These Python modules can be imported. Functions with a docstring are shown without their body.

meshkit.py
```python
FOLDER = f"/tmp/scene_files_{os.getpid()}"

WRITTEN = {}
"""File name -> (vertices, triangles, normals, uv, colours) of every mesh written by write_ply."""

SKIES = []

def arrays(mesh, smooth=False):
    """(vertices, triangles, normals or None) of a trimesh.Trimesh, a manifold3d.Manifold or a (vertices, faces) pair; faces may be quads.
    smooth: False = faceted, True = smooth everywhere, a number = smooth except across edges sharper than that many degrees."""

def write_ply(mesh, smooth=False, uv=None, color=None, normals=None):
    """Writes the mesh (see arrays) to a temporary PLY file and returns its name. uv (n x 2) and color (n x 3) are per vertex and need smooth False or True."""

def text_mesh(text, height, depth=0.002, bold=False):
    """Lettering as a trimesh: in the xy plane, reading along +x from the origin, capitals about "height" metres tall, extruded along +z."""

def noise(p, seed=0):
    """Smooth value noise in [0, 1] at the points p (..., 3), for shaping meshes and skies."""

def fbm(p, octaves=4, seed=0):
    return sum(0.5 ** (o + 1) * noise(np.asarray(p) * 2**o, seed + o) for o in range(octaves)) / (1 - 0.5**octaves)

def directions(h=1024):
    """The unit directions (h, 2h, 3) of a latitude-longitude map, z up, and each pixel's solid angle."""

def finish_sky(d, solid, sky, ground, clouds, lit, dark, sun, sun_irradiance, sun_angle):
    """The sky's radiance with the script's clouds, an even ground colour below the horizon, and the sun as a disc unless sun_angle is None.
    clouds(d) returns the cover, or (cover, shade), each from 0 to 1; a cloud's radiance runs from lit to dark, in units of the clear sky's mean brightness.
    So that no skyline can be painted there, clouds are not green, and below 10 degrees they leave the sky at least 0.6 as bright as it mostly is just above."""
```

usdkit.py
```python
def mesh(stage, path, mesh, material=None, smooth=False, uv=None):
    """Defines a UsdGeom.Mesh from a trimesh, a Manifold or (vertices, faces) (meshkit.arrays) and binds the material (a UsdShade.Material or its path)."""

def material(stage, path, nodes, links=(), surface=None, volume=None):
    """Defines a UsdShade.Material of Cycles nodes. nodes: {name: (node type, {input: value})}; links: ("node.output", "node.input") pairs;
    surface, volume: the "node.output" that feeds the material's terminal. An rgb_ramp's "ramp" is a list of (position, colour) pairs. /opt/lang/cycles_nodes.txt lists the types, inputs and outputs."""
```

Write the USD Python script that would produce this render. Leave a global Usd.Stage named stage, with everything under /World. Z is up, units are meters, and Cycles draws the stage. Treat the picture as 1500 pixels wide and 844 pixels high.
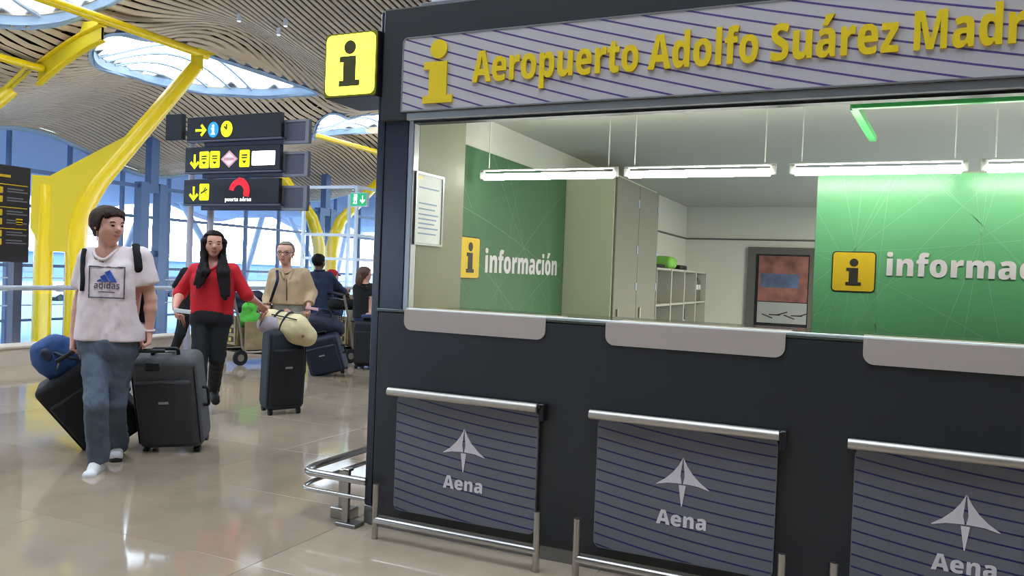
import glob, math, random
import numpy as np, trimesh, usdkit, meshkit
import manifold3d as m3
from scipy.interpolate import PchipInterpolator
from shapely.geometry import Polygon, box as sbox, Point, LineString
from shapely import affinity, union_all
from pxr import Usd, UsdGeom, UsdLux, UsdShade, Gf, Sdf

rnd = random.Random(7)
stage = Usd.Stage.CreateInMemory()
UsdGeom.SetStageUpAxis(stage, 'Z'); UsdGeom.SetStageMetersPerUnit(stage, 1.0)
world = UsdGeom.Xform.Define(stage, '/World'); stage.SetDefaultPrim(world.GetPrim())
UsdGeom.Scope.Define(stage, '/World/Looks')

# ------------------------------------------------------------------ camera, sky, exposure
YAW, PITCH, ROLL, FPX = math.radians(24.38), math.radians(-0.99), math.radians(2.225), 1164.0
EXPOSURE = 0.0
SKY = (1.75, 1.92, 2.12)
HALL_FILL = 10.0      # each added fill lamp above the hall, out of view
EYE = np.array([0, 0, 1.4])
_F0 = np.array([-math.sin(YAW), math.cos(YAW), 0]); _R = np.array([math.cos(YAW), math.sin(YAW), 0]); _W = np.array([0, 0, 1.0])
CF = _F0 * math.cos(PITCH) + _W * math.sin(PITCH); _U = _W * math.cos(PITCH) - _F0 * math.sin(PITCH)
CR = _R * math.cos(ROLL) + _U * math.sin(ROLL); CU = _U * math.cos(ROLL) - _R * math.sin(ROLL)
cam = UsdGeom.Camera.Define(stage, '/World/camera')
cam.CreateHorizontalApertureAttr(36.0); cam.CreateVerticalApertureAttr(36.0 * 844 / 1500); cam.CreateFocalLengthAttr(36.0 * FPX / 1500)
cam.CreateClippingRangeAttr(Gf.Vec2f(0.05, 2000)); cam.CreateExposureAttr(EXPOSURE); cam.CreateFStopAttr(0.0)
M = Gf.Matrix4d(*[float(v) for row in ([*CR, 0], [*CU, 0], [*(-CF), 0], [*EYE, 1]) for v in row])
cam.AddTransformOp().Set(M)
dome = UsdLux.DomeLight.Define(stage, '/World/sky'); dome.CreateColorAttr(Gf.Vec3f(*SKY)); dome.CreateIntensityAttr(1.0)


def floor_at(px, depth):
    """A floor point by its column in the photograph and its distance along the view axis."""
    d = CF + CR * (px - 750) / FPX; k = CU / FPX
    t = (EYE[2] / depth + d[2]) / k[2]
    p = EYE + (d - k * t) * depth
    return np.array([p[0], p[1], 0.0])

# ------------------------------------------------------------------ materials
def S(r, g, b):
    return tuple(((c / 255) / 12.92 if c / 255 <= 0.04045 else ((c / 255 + 0.055) / 1.055) ** 2.4) for c in (r, g, b))
MAT = {}
def mat(name, col, rough=0.5, metal=0.0, noise=None, bump=0.0, bscale=60, emit=None, spec=None, coat=0.0, sheen=0.0):
    """noise = (scale, amount): a slight mottling of the colour."""
    n, l = {'p': ('principled_bsdf', {'base_color': col, 'roughness': rough, 'metallic': metal})}, []
    if spec is not None: n['p'][1]['specular_ior_level'] = spec
    if coat: n['p'][1].update(coat_weight=coat, coat_roughness=0.08)
    if emit: n['p'][1].update(emission_color=emit[0], emission_strength=emit[1])
    if noise or bump: n['g'] = ('geometry', {})
    if noise:
        n['n'] = ('noise_texture', {'scale': noise[0], 'detail': 4})
        k = noise[1]
        n['r'] = ('rgb_ramp', {'ramp': [(0.3, tuple(c * (1 - k) for c in col)), (0.7, tuple(min(1, c * (1 + k)) for c in col))]})
        l += [('g.position', 'n.vector'), ('n.fac', 'r.fac'), ('r.color', 'p.base_color')]
    if bump:
        n['bn'] = ('noise_texture', {'scale': bscale, 'detail': 3}); n['b'] = ('bump', {'strength': bump, 'distance': 0.01})
        l += [('g.position', 'bn.vector'), ('bn.fac', 'b.height'), ('b.normal', 'p.normal')]
    MAT[name] = usdkit.material(stage, f'/World/Looks/{name}', n, l, surface='p.BSDF')
    return MAT[name]
def glass(name, tint, f=1.45, rough=0.02):
    MAT[name] = usdkit.material(stage, f'/World/Looks/{name}', {'t': ('transparent_bsdf', {'color': tint}), 'g': ('glossy_bsdf', {'color': (1, 1, 1), 'roughness': rough}), 'f': ('fresnel', {'IOR': f}), 'm': ('mix_closure', {})},
        [('f.fac', 'm.fac'), ('t.BSDF', 'm.closure1'), ('g.BSDF', 'm.closure2')], surface='m.closure')

mat('black_laminate', S(43, 44, 48), 0.38, noise=(1.5, 0.08))
mat('fascia_black', S(44, 44, 45), 0.45)
mat('column_black', S(50, 55, 68), 0.22)
mat('panel_grey', S(110, 110, 118), 0.35, noise=(2, .04))
mat('stripe_navy', S(36, 38, 96), 0.4)
mat('header_grey', S(194, 186, 188), 0.45)
mat('stripe_purple', S(88, 70, 128), 0.45)
mat('letter_yellow', S(240, 205, 30), 0.4)
mat('white_print', S(225, 215, 220), 0.5)
mat('tab_grey', S(186, 172, 164), 0.45)
mat('steel', S(190, 186, 182), 0.28, 1.0, noise=(8, .06))
mat('steel_dull', S(150, 150, 150), 0.42, 1.0)
mat('alu', S(175, 178, 180), 0.35, 0.8)
mat('black', S(16, 17, 20), 0.5)
mat('black_gloss', S(14, 15, 18), 0.2)
mat('cream', S(142, 142, 121), 0.6)
mat('white', S(235, 235, 232), 0.5)
mat('white_paint', S(205, 212, 222), 0.4)
mat('office_wall', S(204, 203, 194), 0.7)
mat('office_ceiling', S(176, 175, 164), 0.8)
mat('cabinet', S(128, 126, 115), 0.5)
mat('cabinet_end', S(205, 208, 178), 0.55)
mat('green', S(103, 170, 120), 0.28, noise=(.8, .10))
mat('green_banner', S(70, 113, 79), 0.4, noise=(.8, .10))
mat('steel_matte', S(196, 188, 178), 0.45, .85)
mat('counter_gloss', S(74, 80, 70), 0.12)
mat('green_line', S(130, 188, 143), 0.35)
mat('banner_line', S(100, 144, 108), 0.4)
mat('green_reflection', S(80, 200, 110), 0.4)  # colour of the green reflection, given to solid bars
mat('icon_yellow', S(228, 190, 40), 0.4)
mat('icon_dark', S(50, 48, 40), 0.5)
mat('paper', S(236, 238, 236), 0.6)
mat('print_blue', S(150, 170, 200), 0.6)
mat('pylon_yellow', S(232, 196, 14), 0.3, coat=.2)
mat('pylon_yellow_dull', S(208, 182, 12), 0.5)
mat('slat', S(206, 184, 154), 0.55, noise=(.7, .10))
mat('deck', S(40, 36, 34), 0.9)
mat('blue_steel', S(80, 104, 142), 0.4)
mat('rim_blue', S(150, 172, 196), 0.5)
mat('bar_grey', S(165, 180, 196), 0.6)
mat('curb', S(226, 208, 190), 0.5, noise=(3, .06))
mat('lower_floor', S(110, 125, 150), 0.35)
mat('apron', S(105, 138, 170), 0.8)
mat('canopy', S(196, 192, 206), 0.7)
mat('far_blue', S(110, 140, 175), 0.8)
mat('tree_far', S(60, 90, 95), 0.9)
mat('sign_dark', S(34, 34, 40), 0.35)
mat('sign_brown', S(52, 46, 46), 0.45)
mat('sign_back', S(92, 92, 104), 0.4, 0.3)
mat('sign_frame', S(140, 138, 142), 0.4, 0.5)
mat('lit_yellow', S(220, 225, 20), 0.5, emit=(S(235, 240, 10), 0.9))
mat('lit_blue', S(40, 150, 220), 0.5, emit=(S(40, 150, 230), 0.7))
mat('lit_white', S(240, 240, 240), 0.5, emit=((1, 1, 1), 0.9))
mat('lit_pink', S(240, 190, 200), 0.5, emit=(S(250, 200, 215), 0.7))
mat('lit_red', S(220, 30, 45), 0.5, emit=(S(225, 35, 50), 0.6))
mat('lit_green', S(20, 150, 90), 0.5, emit=(S(30, 165, 110), 0.8))
mat('cube_face', S(250, 250, 60), 0.4, emit=(S(252, 252, 105), 1.15))
mat('cube_border', S(120, 120, 10), 0.5)
mat('dark_olive', S(70, 68, 20), 0.5)
mat('rubber', S(28, 28, 30), 0.7)
mat('skin_a', S(220, 164, 144), 0.5, noise=(30, .05))
mat('skin_b', S(222, 160, 138), 0.5, noise=(30, .05))
mat('skin_c', S(224, 170, 146), 0.5, noise=(30, .05))
mat('skin_dark', S(110, 75, 60), 0.5)
mat('lips', S(165, 88, 82), 0.5)
mat('eye', S(30, 24, 22), 0.3)
mat('hair_brown', S(56, 40, 32), 0.6, spec=.2, noise=(90, .3), bump=.5, bscale=180)
mat('hair_black', S(26, 19, 20), 0.55, spec=.2, noise=(90, .3), bump=.5, bscale=180)
mat('hair_grey', S(140, 128, 118), 0.6, bump=.4, bscale=150)
mat('hair_chestnut', S(90, 58, 44), 0.5, bump=.4, bscale=150)
mat('tshirt_white', S(232, 214, 214), 0.85, bump=.1, bscale=25)
mat('jeans', S(84, 94, 108), 0.85, noise=(6, .28), bump=.2, bscale=120)
mat('jeans_blue', S(52, 72, 110), 0.85, noise=(7, .2))
mat('red_top', S(214, 28, 42), 0.8, noise=(6, .08))
mat('black_cloth', S(17, 17, 20), 0.85)
mat('navy_cloth', S(36, 46, 74), 0.8)
mat('navy_bag', S(26, 32, 52), 0.6)
mat('jacket_tan', S(192, 164, 128), 0.8, noise=(5, .08))
mat('trouser_grey', S(140, 134, 122), 0.85)
mat('logo_blue', S(40, 80, 170), 0.6)
mat('logo_grey', S(95, 90, 105), 0.7)
mat('shoe_white', S(225, 222, 222), 0.5)
mat('shoe_dark', S(40, 38, 42), 0.6)
mat('suitcase_grey', S(82, 80, 82), 0.75, noise=(40, .12))
mat('suitcase_front', S(62, 60, 62), 0.8, noise=(40, .12))
mat('suitcase_black', S(20, 20, 24), 0.7, noise=(40, .1))
mat('suitcase_teal', S(38, 48, 58), 0.7)
mat('duffel_blue', S(30, 66, 120), 0.7, noise=(5, .2))
mat('bag_beige', S(225, 206, 158), 0.8, noise=(5, .06))
mat('bag_lilac', S(180, 170, 178), 0.8)
mat('bag_green', S(95, 200, 70), 0.6, noise=(6, .15))
mat('trolley_metal', S(180, 172, 160), 0.35, 0.8)
mat('trolley_board', S(165, 145, 108), 0.6, noise=(9, .25))
mat('trolley_dark', S(44, 42, 40), 0.6)
mat('paper_pink', S(240, 190, 195), 0.6)
mat('cap_red', S(200, 30, 40), 0.7)
mat('poster_red', S(132, 84, 78), 0.5, noise=(6, .5))
mat('poster_blue', S(78, 92, 122), 0.5, noise=(5, .4))
mat('poster_grey', S(150, 152, 150), 0.5)
mat('shelf_white', S(172, 170, 160), 0.55)
mat('binder', S(90, 88, 84), 0.6)
mat('bag_lime', S(120, 190, 70), 0.6)
TILES = []
for i, (r, g, b) in enumerate([(170, 151, 130), (164, 146, 126), (174, 156, 135), (160, 141, 121)]):
    c = S(r, g, b)
    MAT[f'stone_{i}'] = usdkit.material(stage, f'/World/Looks/stone_{i}', {
        'g': ('geometry', {}), 'n': ('noise_texture', {'scale': 0.9 + .2 * i, 'detail': 6, 'roughness': .6}), 'r': ('rgb_ramp', {'ramp': [(0.3, tuple(x * .82 for x in c)), (0.5, c), (0.72, tuple(min(1, x * 1.1) for x in c))]}),
        'n2': ('noise_texture', {'scale': 2.3, 'detail': 3}), 'm': ('map_range', {'from_min': .3, 'from_max': .7, 'to_min': .035, 'to_max': .10}), 'p': ('principled_bsdf', {'specular_ior_level': .75})},
        [('g.position', 'n.vector'), ('n.fac', 'r.fac'), ('r.color', 'p.base_color'), ('g.position', 'n2.vector'), ('n2.fac', 'm.value'), ('m.result', 'p.roughness')], surface='p.BSDF')
    TILES.append(f'stone_{i}')
mat('joint', S(150, 130, 110), 0.7)
mat('floor_plain', S(176, 159, 139), 0.12)
glass('pane', (.93, .97, .95), 1.4)
glass('facade_pane', (.80, .90, .98), 1.12)
glass('rail_pane', (.86, .94, .98), 1.3)
MAT['skylight'] = usdkit.material(stage, '/World/Looks/skylight', {'t': ('transparent_bsdf', {'color': (.9, .96, 1)}), 'l': ('translucent_bsdf', {'color': (.86, .93, .97)}), 'm': ('mix_closure', {'fac': .6})}, [('t.BSDF', 'm.closure1'), ('l.BSDF', 'm.closure2')], surface='m.closure')
MAT['tube_light'] = usdkit.material(stage, '/World/Looks/tube_light', {'e': ('emission', {'color': (1, .98, .9), 'strength': 34.0})}, surface='e.emission')

# ------------------------------------------------------------------ prim helpers
USED = {}
def numbered(path):
    n = USED.get(path, -1) + 1; USED[path] = n
    return path if n == 0 else f'{path}_{n:03d}'
class Thing:
    def __init__(s, path, inv): s.path, s.inv = path, inv
def tag(prim, label=None, cat=None, group=None, kind=None):
    for k, v in (('label', label), ('category', cat), ('group', group), ('kind', kind)):
        if v: prim.SetCustomDataByKey(k, v)
def thing(name, label, cat, loc=(0, 0, 0), group=None, kind=None, rz=0.0):
    p = numbered('/World/' + name); x = UsdGeom.Xform.Define(stage, p)
    x.AddTranslateOp().Set(Gf.Vec3d(*map(float, loc)))
    if rz: x.AddRotateZOp().Set(math.degrees(rz))
    tag(x.GetPrim(), label, cat, group, kind)
    T = trimesh.transformations.translation_matrix(loc) @ trimesh.transformations.rotation_matrix(rz, [0, 0, 1])
    return Thing(p, np.linalg.inv(T))
def cat(ms):
    ms = [m if isinstance(m, trimesh.Trimesh) else trimesh.Trimesh(*m, process=False) for m in ms]
    return trimesh.util.concatenate(ms) if len(ms) > 1 else ms[0]
def part(parent, name, mesh, material, smooth=False, label=None, kind=None):
    """World-space mesh as a child of a Thing (or of a part)."""
    if isinstance(mesh, (list,)): mesh = cat(mesh)
    if hasattr(mesh, 'to_mesh'):
        q = mesh.to_mesh(); mesh = trimesh.Trimesh(q.vert_properties[:, :3], q.tri_verts, process=False)
    m = mesh.copy(); m.apply_transform(parent.inv)
    p = numbered(parent.path + '/' + name)
    g = usdkit.mesh(stage, p, m, MAT[material], smooth)
    tag(g.GetPrim(), label, None, None, kind)
    return Thing(p, parent.inv)
ROOT = Thing('/World', np.eye(4))
def single(name, mesh, material, label, cat_, smooth=False, group=None, kind=None):
    t = part(ROOT, name, mesh, material, smooth); tag(stage.GetPrimAtPath(t.path), label, cat_, group, kind)
    return t
def struct(name, mesh, material, smooth=False, label=None):
    t = part(ROOT, name, mesh, material, smooth, label=label); tag(stage.GetPrimAtPath(t.path), None, None, None, 'structure')
    return t

# ------------------------------------------------------------------ shape helpers
def bx(x0, x1, y0, y1, z0, z1, c=0.0):
    """Axis-aligned box by its bounds, edges chamfered by c."""
    e = np.array([x1 - x0, y1 - y0, z1 - z0], float); o = np.array([x0 + x1, y0 + y1, z0 + z1]) / 2
    if c <= 0:
        m = trimesh.creation.box(e)
    else:
        c = min(c, e.min() * .45); P = []
        for s in np.ndindex(2, 2, 2):
            h = (np.array(s) * 2 - 1) * e / 2
            for k in range(3):
                q = h - np.sign(h) * c; q[k] = h[k]; P.append(q)
        m = trimesh.convex.convex_hull(np.array(P))
    m.apply_translation(o); return m
def rbox(sx, sy, sz, r, sub=2):
    s = trimesh.creation.icosphere(sub, r).vertices
    c = np.array([[a, b, d] for a in (-1, 1) for b in (-1, 1) for d in (-1, 1)]) * (np.array([sx, sy, sz]) / 2 - r)
    return trimesh.convex.convex_hull((c[:, None] + s[None]).reshape(-1, 3))
def tube(pts, r, n=12, closed=False, flat=1.0):
    """A round tube along points; r may vary per point."""
    P = np.array(pts, float); k = len(P); rr = np.broadcast_to(np.asarray(r, float), (k,))
    T = np.gradient(P, axis=0); T /= np.linalg.norm(T, axis=1, keepdims=True)
    up = np.array([0, 0, 1.0]) if abs(T[0][2]) < .9 else np.array([1.0, 0, 0])
    A = []; a = np.cross(up, T[0]); a /= np.linalg.norm(a)
    for t in T:
        a = a - t * (a @ t); a /= np.linalg.norm(a); A.append(a.copy())
    A = np.array(A); B = np.cross(T, A); th = np.linspace(0, 2 * np.pi, n, endpoint=False)
    V = (P[:, None] + rr[:, None, None] * (A[:, None] * np.cos(th)[None, :, None] + flat * B[:, None] * np.sin(th)[None, :, None])).reshape(-1, 3)
    F = []
    for i in range(k - 1):
        for j in range(n):
            q = [i * n + j, i * n + (j + 1) % n, (i + 1) * n + (j + 1) % n, (i + 1) * n + j]; F += [[q[0], q[1], q[2]], [q[0], q[2], q[3]]]
    V = np.vstack([V, P[0], P[-1]]); c0, c1 = len(V) - 2, len(V) - 1
    for j in range(n):
        F += [[c0, (j + 1) % n, j], [c1, (k - 1) * n + j, (k - 1) * n + (j + 1) % n]]
    return trimesh.Trimesh(V, F, process=False)
def bend(pts, rad, n=6):
    """Polyline with rounded corners."""
    P = [np.array(p, float) for p in pts]; out = [P[0]]
    for a, b, c in zip(P, P[1:], P[2:]):
        u, v = (a - b) / np.linalg.norm(a - b), (c - b) / np.linalg.norm(c - b); r = min(rad, np.linalg.norm(a - b) * .45, np.linalg.norm(c - b) * .45)
        s, e = b + u * r, b + v * r
        for t in np.linspace(0, 1, n): out.append((1 - t) ** 2 * s + 2 * t * (1 - t) * b + t * t * e)
    return out + [P[-1]]
def frame3(x, y):
    x = np.array(x, float); x /= np.linalg.norm(x); y = np.array(y, float); y -= x * (x @ y); y /= np.linalg.norm(y)
    return x, y, np.cross(x, y)
def extr(poly, depth, origin=(0, 0, 0), ex=(1, 0, 0), ey=(0, 0, 1)):
    """shapely shape in (u, v) extruded by depth along ex x ey; origin + u ex + v ey is its back plane."""
    ex, ey, ez = frame3(ex, ey)
    gs = [g for g in getattr(poly, 'geoms', [poly]) if g.geom_type == 'Polygon' and g.area > 1e-9]
    m = trimesh.util.concatenate([trimesh.creation.extrude_polygon(g, depth, engine='earcut') for g in gs])
    T = np.eye(4); T[:3, 0], T[:3, 1], T[:3, 2], T[:3, 3] = ex, ey, ez, origin
    m.apply_transform(T); return m
def front(poly, y, t, x0=0, z0=0):
    """Facade-parallel plate: its face at depth y looks towards -Y, thickness t."""
    return extr(poly, t, (x0, y + t, z0), (1, 0, 0), (0, 0, 1))
def rrect(x0, y0, x1, y1, r=0.02):
    return sbox(x0 + r, y0 + r, x1 - r, y1 - r).buffer(r, quad_segs=6)
def obox(c, e, R, r=0.0, sub=2):
    """Box (rounded if r) with size e, centred at c, rotation matrix R (columns = axes)."""
    m = rbox(*e, r, sub) if r else trimesh.creation.box(e)
    T = np.eye(4); T[:3, :3] = R; T[:3, 3] = c; m.apply_transform(T); return m
def rod(a, b, r, n=10): return tube([a, (np.array(a, float) + b) / 2, b], r, n)
def rot(rx, ry, rz): return trimesh.transformations.euler_matrix(rx, ry, rz, 'sxyz')[:3, :3]

# lettering: outlines of a humanist bold sans, one shape per letter
_fp = [p for p in glob.glob('/opt/blender-*/*/datafiles/fonts/NotoSansSymbols-*')] or glob.glob('/opt/blender-*/*/datafiles/fonts/Inter.woff2')
_fonts = {}
def _font(w):
    from PIL import ImageFont
    if w not in _fonts:
        f = ImageFont.truetype(_fp[0], 160)
        try: f.set_variation_by_axes([w])
        except Exception: pass
        _fonts[w] = f
    return _fonts[w]
_glyphs = {}
BASE = {'á': 'a', 'é': 'e', 'ó': 'o'}
def glyph(ch, w):
    """(shape with capitals about 1 high, advance)."""
    if (ch, w) not in _glyphs:
        from PIL import Image, ImageDraw
        f = _font(w); c = BASE.get(ch, ch); adv = f.getlength(c)
        cap = -f.getbbox('H', anchor='ls')[1]
        im = Image.new('L', (int(adv) + 80, 320)); ImageDraw.Draw(im).text((40, 220), c, 255, f, anchor='ls')
        on = np.pad(np.asarray(im) > 127, ((0, 0), (1, 1))).astype(np.int8)
        rows, st = np.nonzero(np.diff(on, axis=1) == 1); en = np.nonzero(np.diff(on, axis=1) == -1)[1]
        from shapely import box as vbox
        sh = union_all(vbox(st, -rows - 1, en, -rows)).buffer(.8).buffer(-.8).simplify(1.0) if len(rows) else Polygon()
        sh = affinity.affine_transform(sh, [1, 0, 0, 1, -40, 220])
        if ch in BASE and len(rows):
            mx = (sh.bounds[0] + sh.bounds[2]) / 2; t = sh.bounds[3]
            sh = sh.union(Polygon([(mx - 16, t + 8), (mx + 6, t + 8), (mx + 34, t + 42), (mx - 2, t + 42)]))
        _glyphs[ch, w] = (affinity.scale(sh, 1 / cap, 1 / cap, origin=(0, 0)), adv / cap)
    return _glyphs[ch, w]
def text(s, height, w=800, track=0.0, width=None):
    """List of (letter shape) laid out from the origin; capitals `height` high, squeezed to `width` if given."""
    x, out = 0.0, []
    for ch in s:
        g, a = glyph(ch, w)
        if not g.is_empty: out.append(affinity.translate(g, x, 0))
        x += a + track
    x0 = out[0].bounds[0]; sx = height if width is None else width / (out[-1].bounds[2] - x0)
    return [affinity.scale(affinity.translate(g, -x0, 0), sx, height, origin=(0, 0)) for g in out]
def info_i(h, dot=.22):
    """The slab-serif letter i of the information pictogram, h high, centred on x = 0, base at 0."""
    body = union_all([sbox(-.16, 0, .16, .66), sbox(-.27, 0, .27, .12), sbox(-.26, .54, .0, .66)])
    return affinity.scale(body.union(Point(0, .86).buffer(.15)), h, h, origin=(0, 0))
def arrow(s, ang):
    a = union_all([sbox(-.5, -.09, .3, .09), LineString([(.05, .38), (.42, 0), (.05, -.38)]).buffer(.1, cap_style=2, join_style=2)])
    return affinity.rotate(affinity.scale(a, s, s, origin=(0, 0)), ang, origin=(0, 0))
def stripes(clip, pitch, t, a, b, lo=-3, hi=3):
    """Curved stripes v = v0 + a u + b u^2 inside the shape clip."""
    u0, v0, u1, v1 = clip.bounds; us = np.linspace(u0 - .01, u1 + .01, 24); out = []
    f = lambda u: a * (u - u0) + b * (u - u0) ** 2
    span = max(abs(f(u)) for u in us) + .1; v = v0 - span
    while v < v1 + span:
        g = Polygon([*[(u, v + f(u)) for u in us], *[(u, v + t + f(u)) for u in us[::-1]]]).intersection(clip)
        if not g.is_empty and g.area > 1e-5: out.append(g)
        v += pitch
    return out

# ================================================================== THE HALL
def sheet(o, a, b):
    o, a, b = (np.array(v, float) for v in (o, a, b)); return trimesh.Trimesh([o, o + a, o + a + b, o + b], [[0, 1, 2], [0, 2, 3]], process=False)
# --- floor of stone slabs: joints 2.5 mm wide, 3 mm deep
fl = thing('floor', None, None, kind='structure')
x_lo, x_hi, y_lo, y_hi = -9.8, -9.8 + 11 * 1.445, -1.93, -1.93 + 27 * .96
part(fl, 'screed', [bx(x_lo, x_hi, y_lo, y_hi, -.2, -.003)], 'joint')
part(fl, 'plain_paving', [bx(x_lo, 30, y_hi, 70, -.2, 0), bx(x_lo, 30, -42, y_lo, -.2, 0), bx(x_hi, 30, y_lo, y_hi, -.2, 0)], 'floor_plain')
for i in range(11):
    for j in range(27):
        a, b = x_lo + 1.445 * i, y_lo + .96 * j; dz = rnd.uniform(-.0003, .0003)
        part(fl, 'stone_slab', bx(a + .001, a + 1.444, b + .001, b + .959, -.1, dz, .0012), TILES[(i * 7 + j * 5 + (i * j) % 3 + rnd.randrange(2)) % 4])

# --- roof: waves of timber slats between cross ribs every 11.5 m
_zm = PchipInterpolator([-40, -34, -31, -28, -24, -22, -19.5, -17.5, -14, -8, 0, 30], [4.4, 5.35, 5.9, 6.4, 7.15, 7.85, 8.95, 9.2, 9.1, 8.6, 8.3, 7.6])
def roof_z(X, Y):
    X, Y = np.asarray(X, float), np.asarray(Y, float); g = np.clip((X + 21.2) / 4.4, 0, 1); g = g * g * (3 - 2 * g); amp = .55 + .33 * np.clip((X + 31) / 9, 0, 1)
    return _zm(X) + amp * (1 - g) * np.cos(2 * np.pi * (Y - 20.9) / 11.5) + g * 1.4 * np.tanh((18.0 - Y) / 5.2) * (1 - .75 * np.clip((X + 16) / 9, 0, 1))
def smooth_poly(pts, n=8):
    P = np.array(pts, float); k = len(P); out = []
    for i in range(k):
        p0, p1, p2, p3 = P[i - 1], P[i], P[(i + 1) % k], P[(i + 2) % k]
        for t in np.linspace(0, 1, n, endpoint=False):
            out.append(.5 * (2 * p1 + (p2 - p0) * t + (2 * p0 - 5 * p1 + 4 * p2 - p3) * t * t + (3 * p1 - p0 - 3 * p2 + p3) * t ** 3))
    return Polygon(out).buffer(0)
EYELET = [(-20.75, 16.15), (-21.35, 16.35), (-22.4, 17.5), (-23.5, 19.0), (-24.1, 20.3), (-24.15, 21.3), (-23.4, 22.5), (-22.3, 23.45), (-21, 24.4), (-20.0, 24.95), (-20.8, 23.7), (-21.55, 22.4), (-21.9, 20.9), (-21.15, 18.3), (-20.6, 16.9), (-20.55, 16.3)]
lens = smooth_poly(EYELET)
near_lens = smooth_poly([(-21.4, 13.6), (-20.9, 14.2), (-20.4, 14.8), (-19.9, 15.25), (-19.3, 15.6), (-18.5, 15.4), (-17.4, 14), (-16.6, 11), (-16.8, 7), (-18.5, 4.6), (-21, 5.0), (-23.2, 7.2), (-23.6, 9.6), (-22.7, 12)])
LENSES = [near_lens, lens, affinity.translate(lens, 0.1, 10.4), affinity.translate(near_lens, 9.6, -9), affinity.translate(lens, .2, 21.5), affinity.translate(near_lens, 18.5, -7.5), affinity.translate(near_lens, 22, 8)]
holes = union_all(LENSES)
ceil = thing('ceiling', None, None, kind='structure')
def strip(X, w, y0, y1, t=.05, step=.55):
    n = max(2, int((y1 - y0) / step) + 1); ys = np.linspace(y0, y1, n); V = []
    for y in ys:
        z0, z1 = roof_z(X - w / 2, y), roof_z(X + w / 2, y)
        V += [(X - w / 2, y, z0), (X + w / 2, y, z1), (X + w / 2, y, z1 + t), (X - w / 2, y, z0 + t)]
    F = []
    for i in range(n - 1):
        for k in range(4):
            a, b, c, d = 4 * i + k, 4 * i + (k + 1) % 4, 4 * (i + 1) + (k + 1) % 4, 4 * (i + 1) + k
            F += [[a, d, c], [a, c, b]]
    F += [[0, 1, 2], [0, 2, 3], [4 * n - 4, 4 * n - 2, 4 * n - 3], [4 * n - 4, 4 * n - 1, 4 * n - 2]]
    return trimesh.Trimesh(V, F, process=False)
def slat_runs(X, y0, y1, hole):
    g = LineString([(X, y0), (X, y1)]).difference(hole)
    return [(q.coords[0][1], q.coords[-1][1]) for q in getattr(g, 'geoms', [g]) if q.length > .15]
PITCH_S = .235
big_holes = holes.buffer(.12)
bays = {}
X = -31.0
while X < 14:
    for (a, b) in slat_runs(X, -14, 66, big_holes):
        bays.setdefault(int((X + 31) // 5.6), []).append(strip(X, .14, a, b, .035, .8))
    X += PITCH_S
for k in sorted(bays): part(ceil, 'timber_slats', bays[k], 'slat', kind='stuff')
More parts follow.
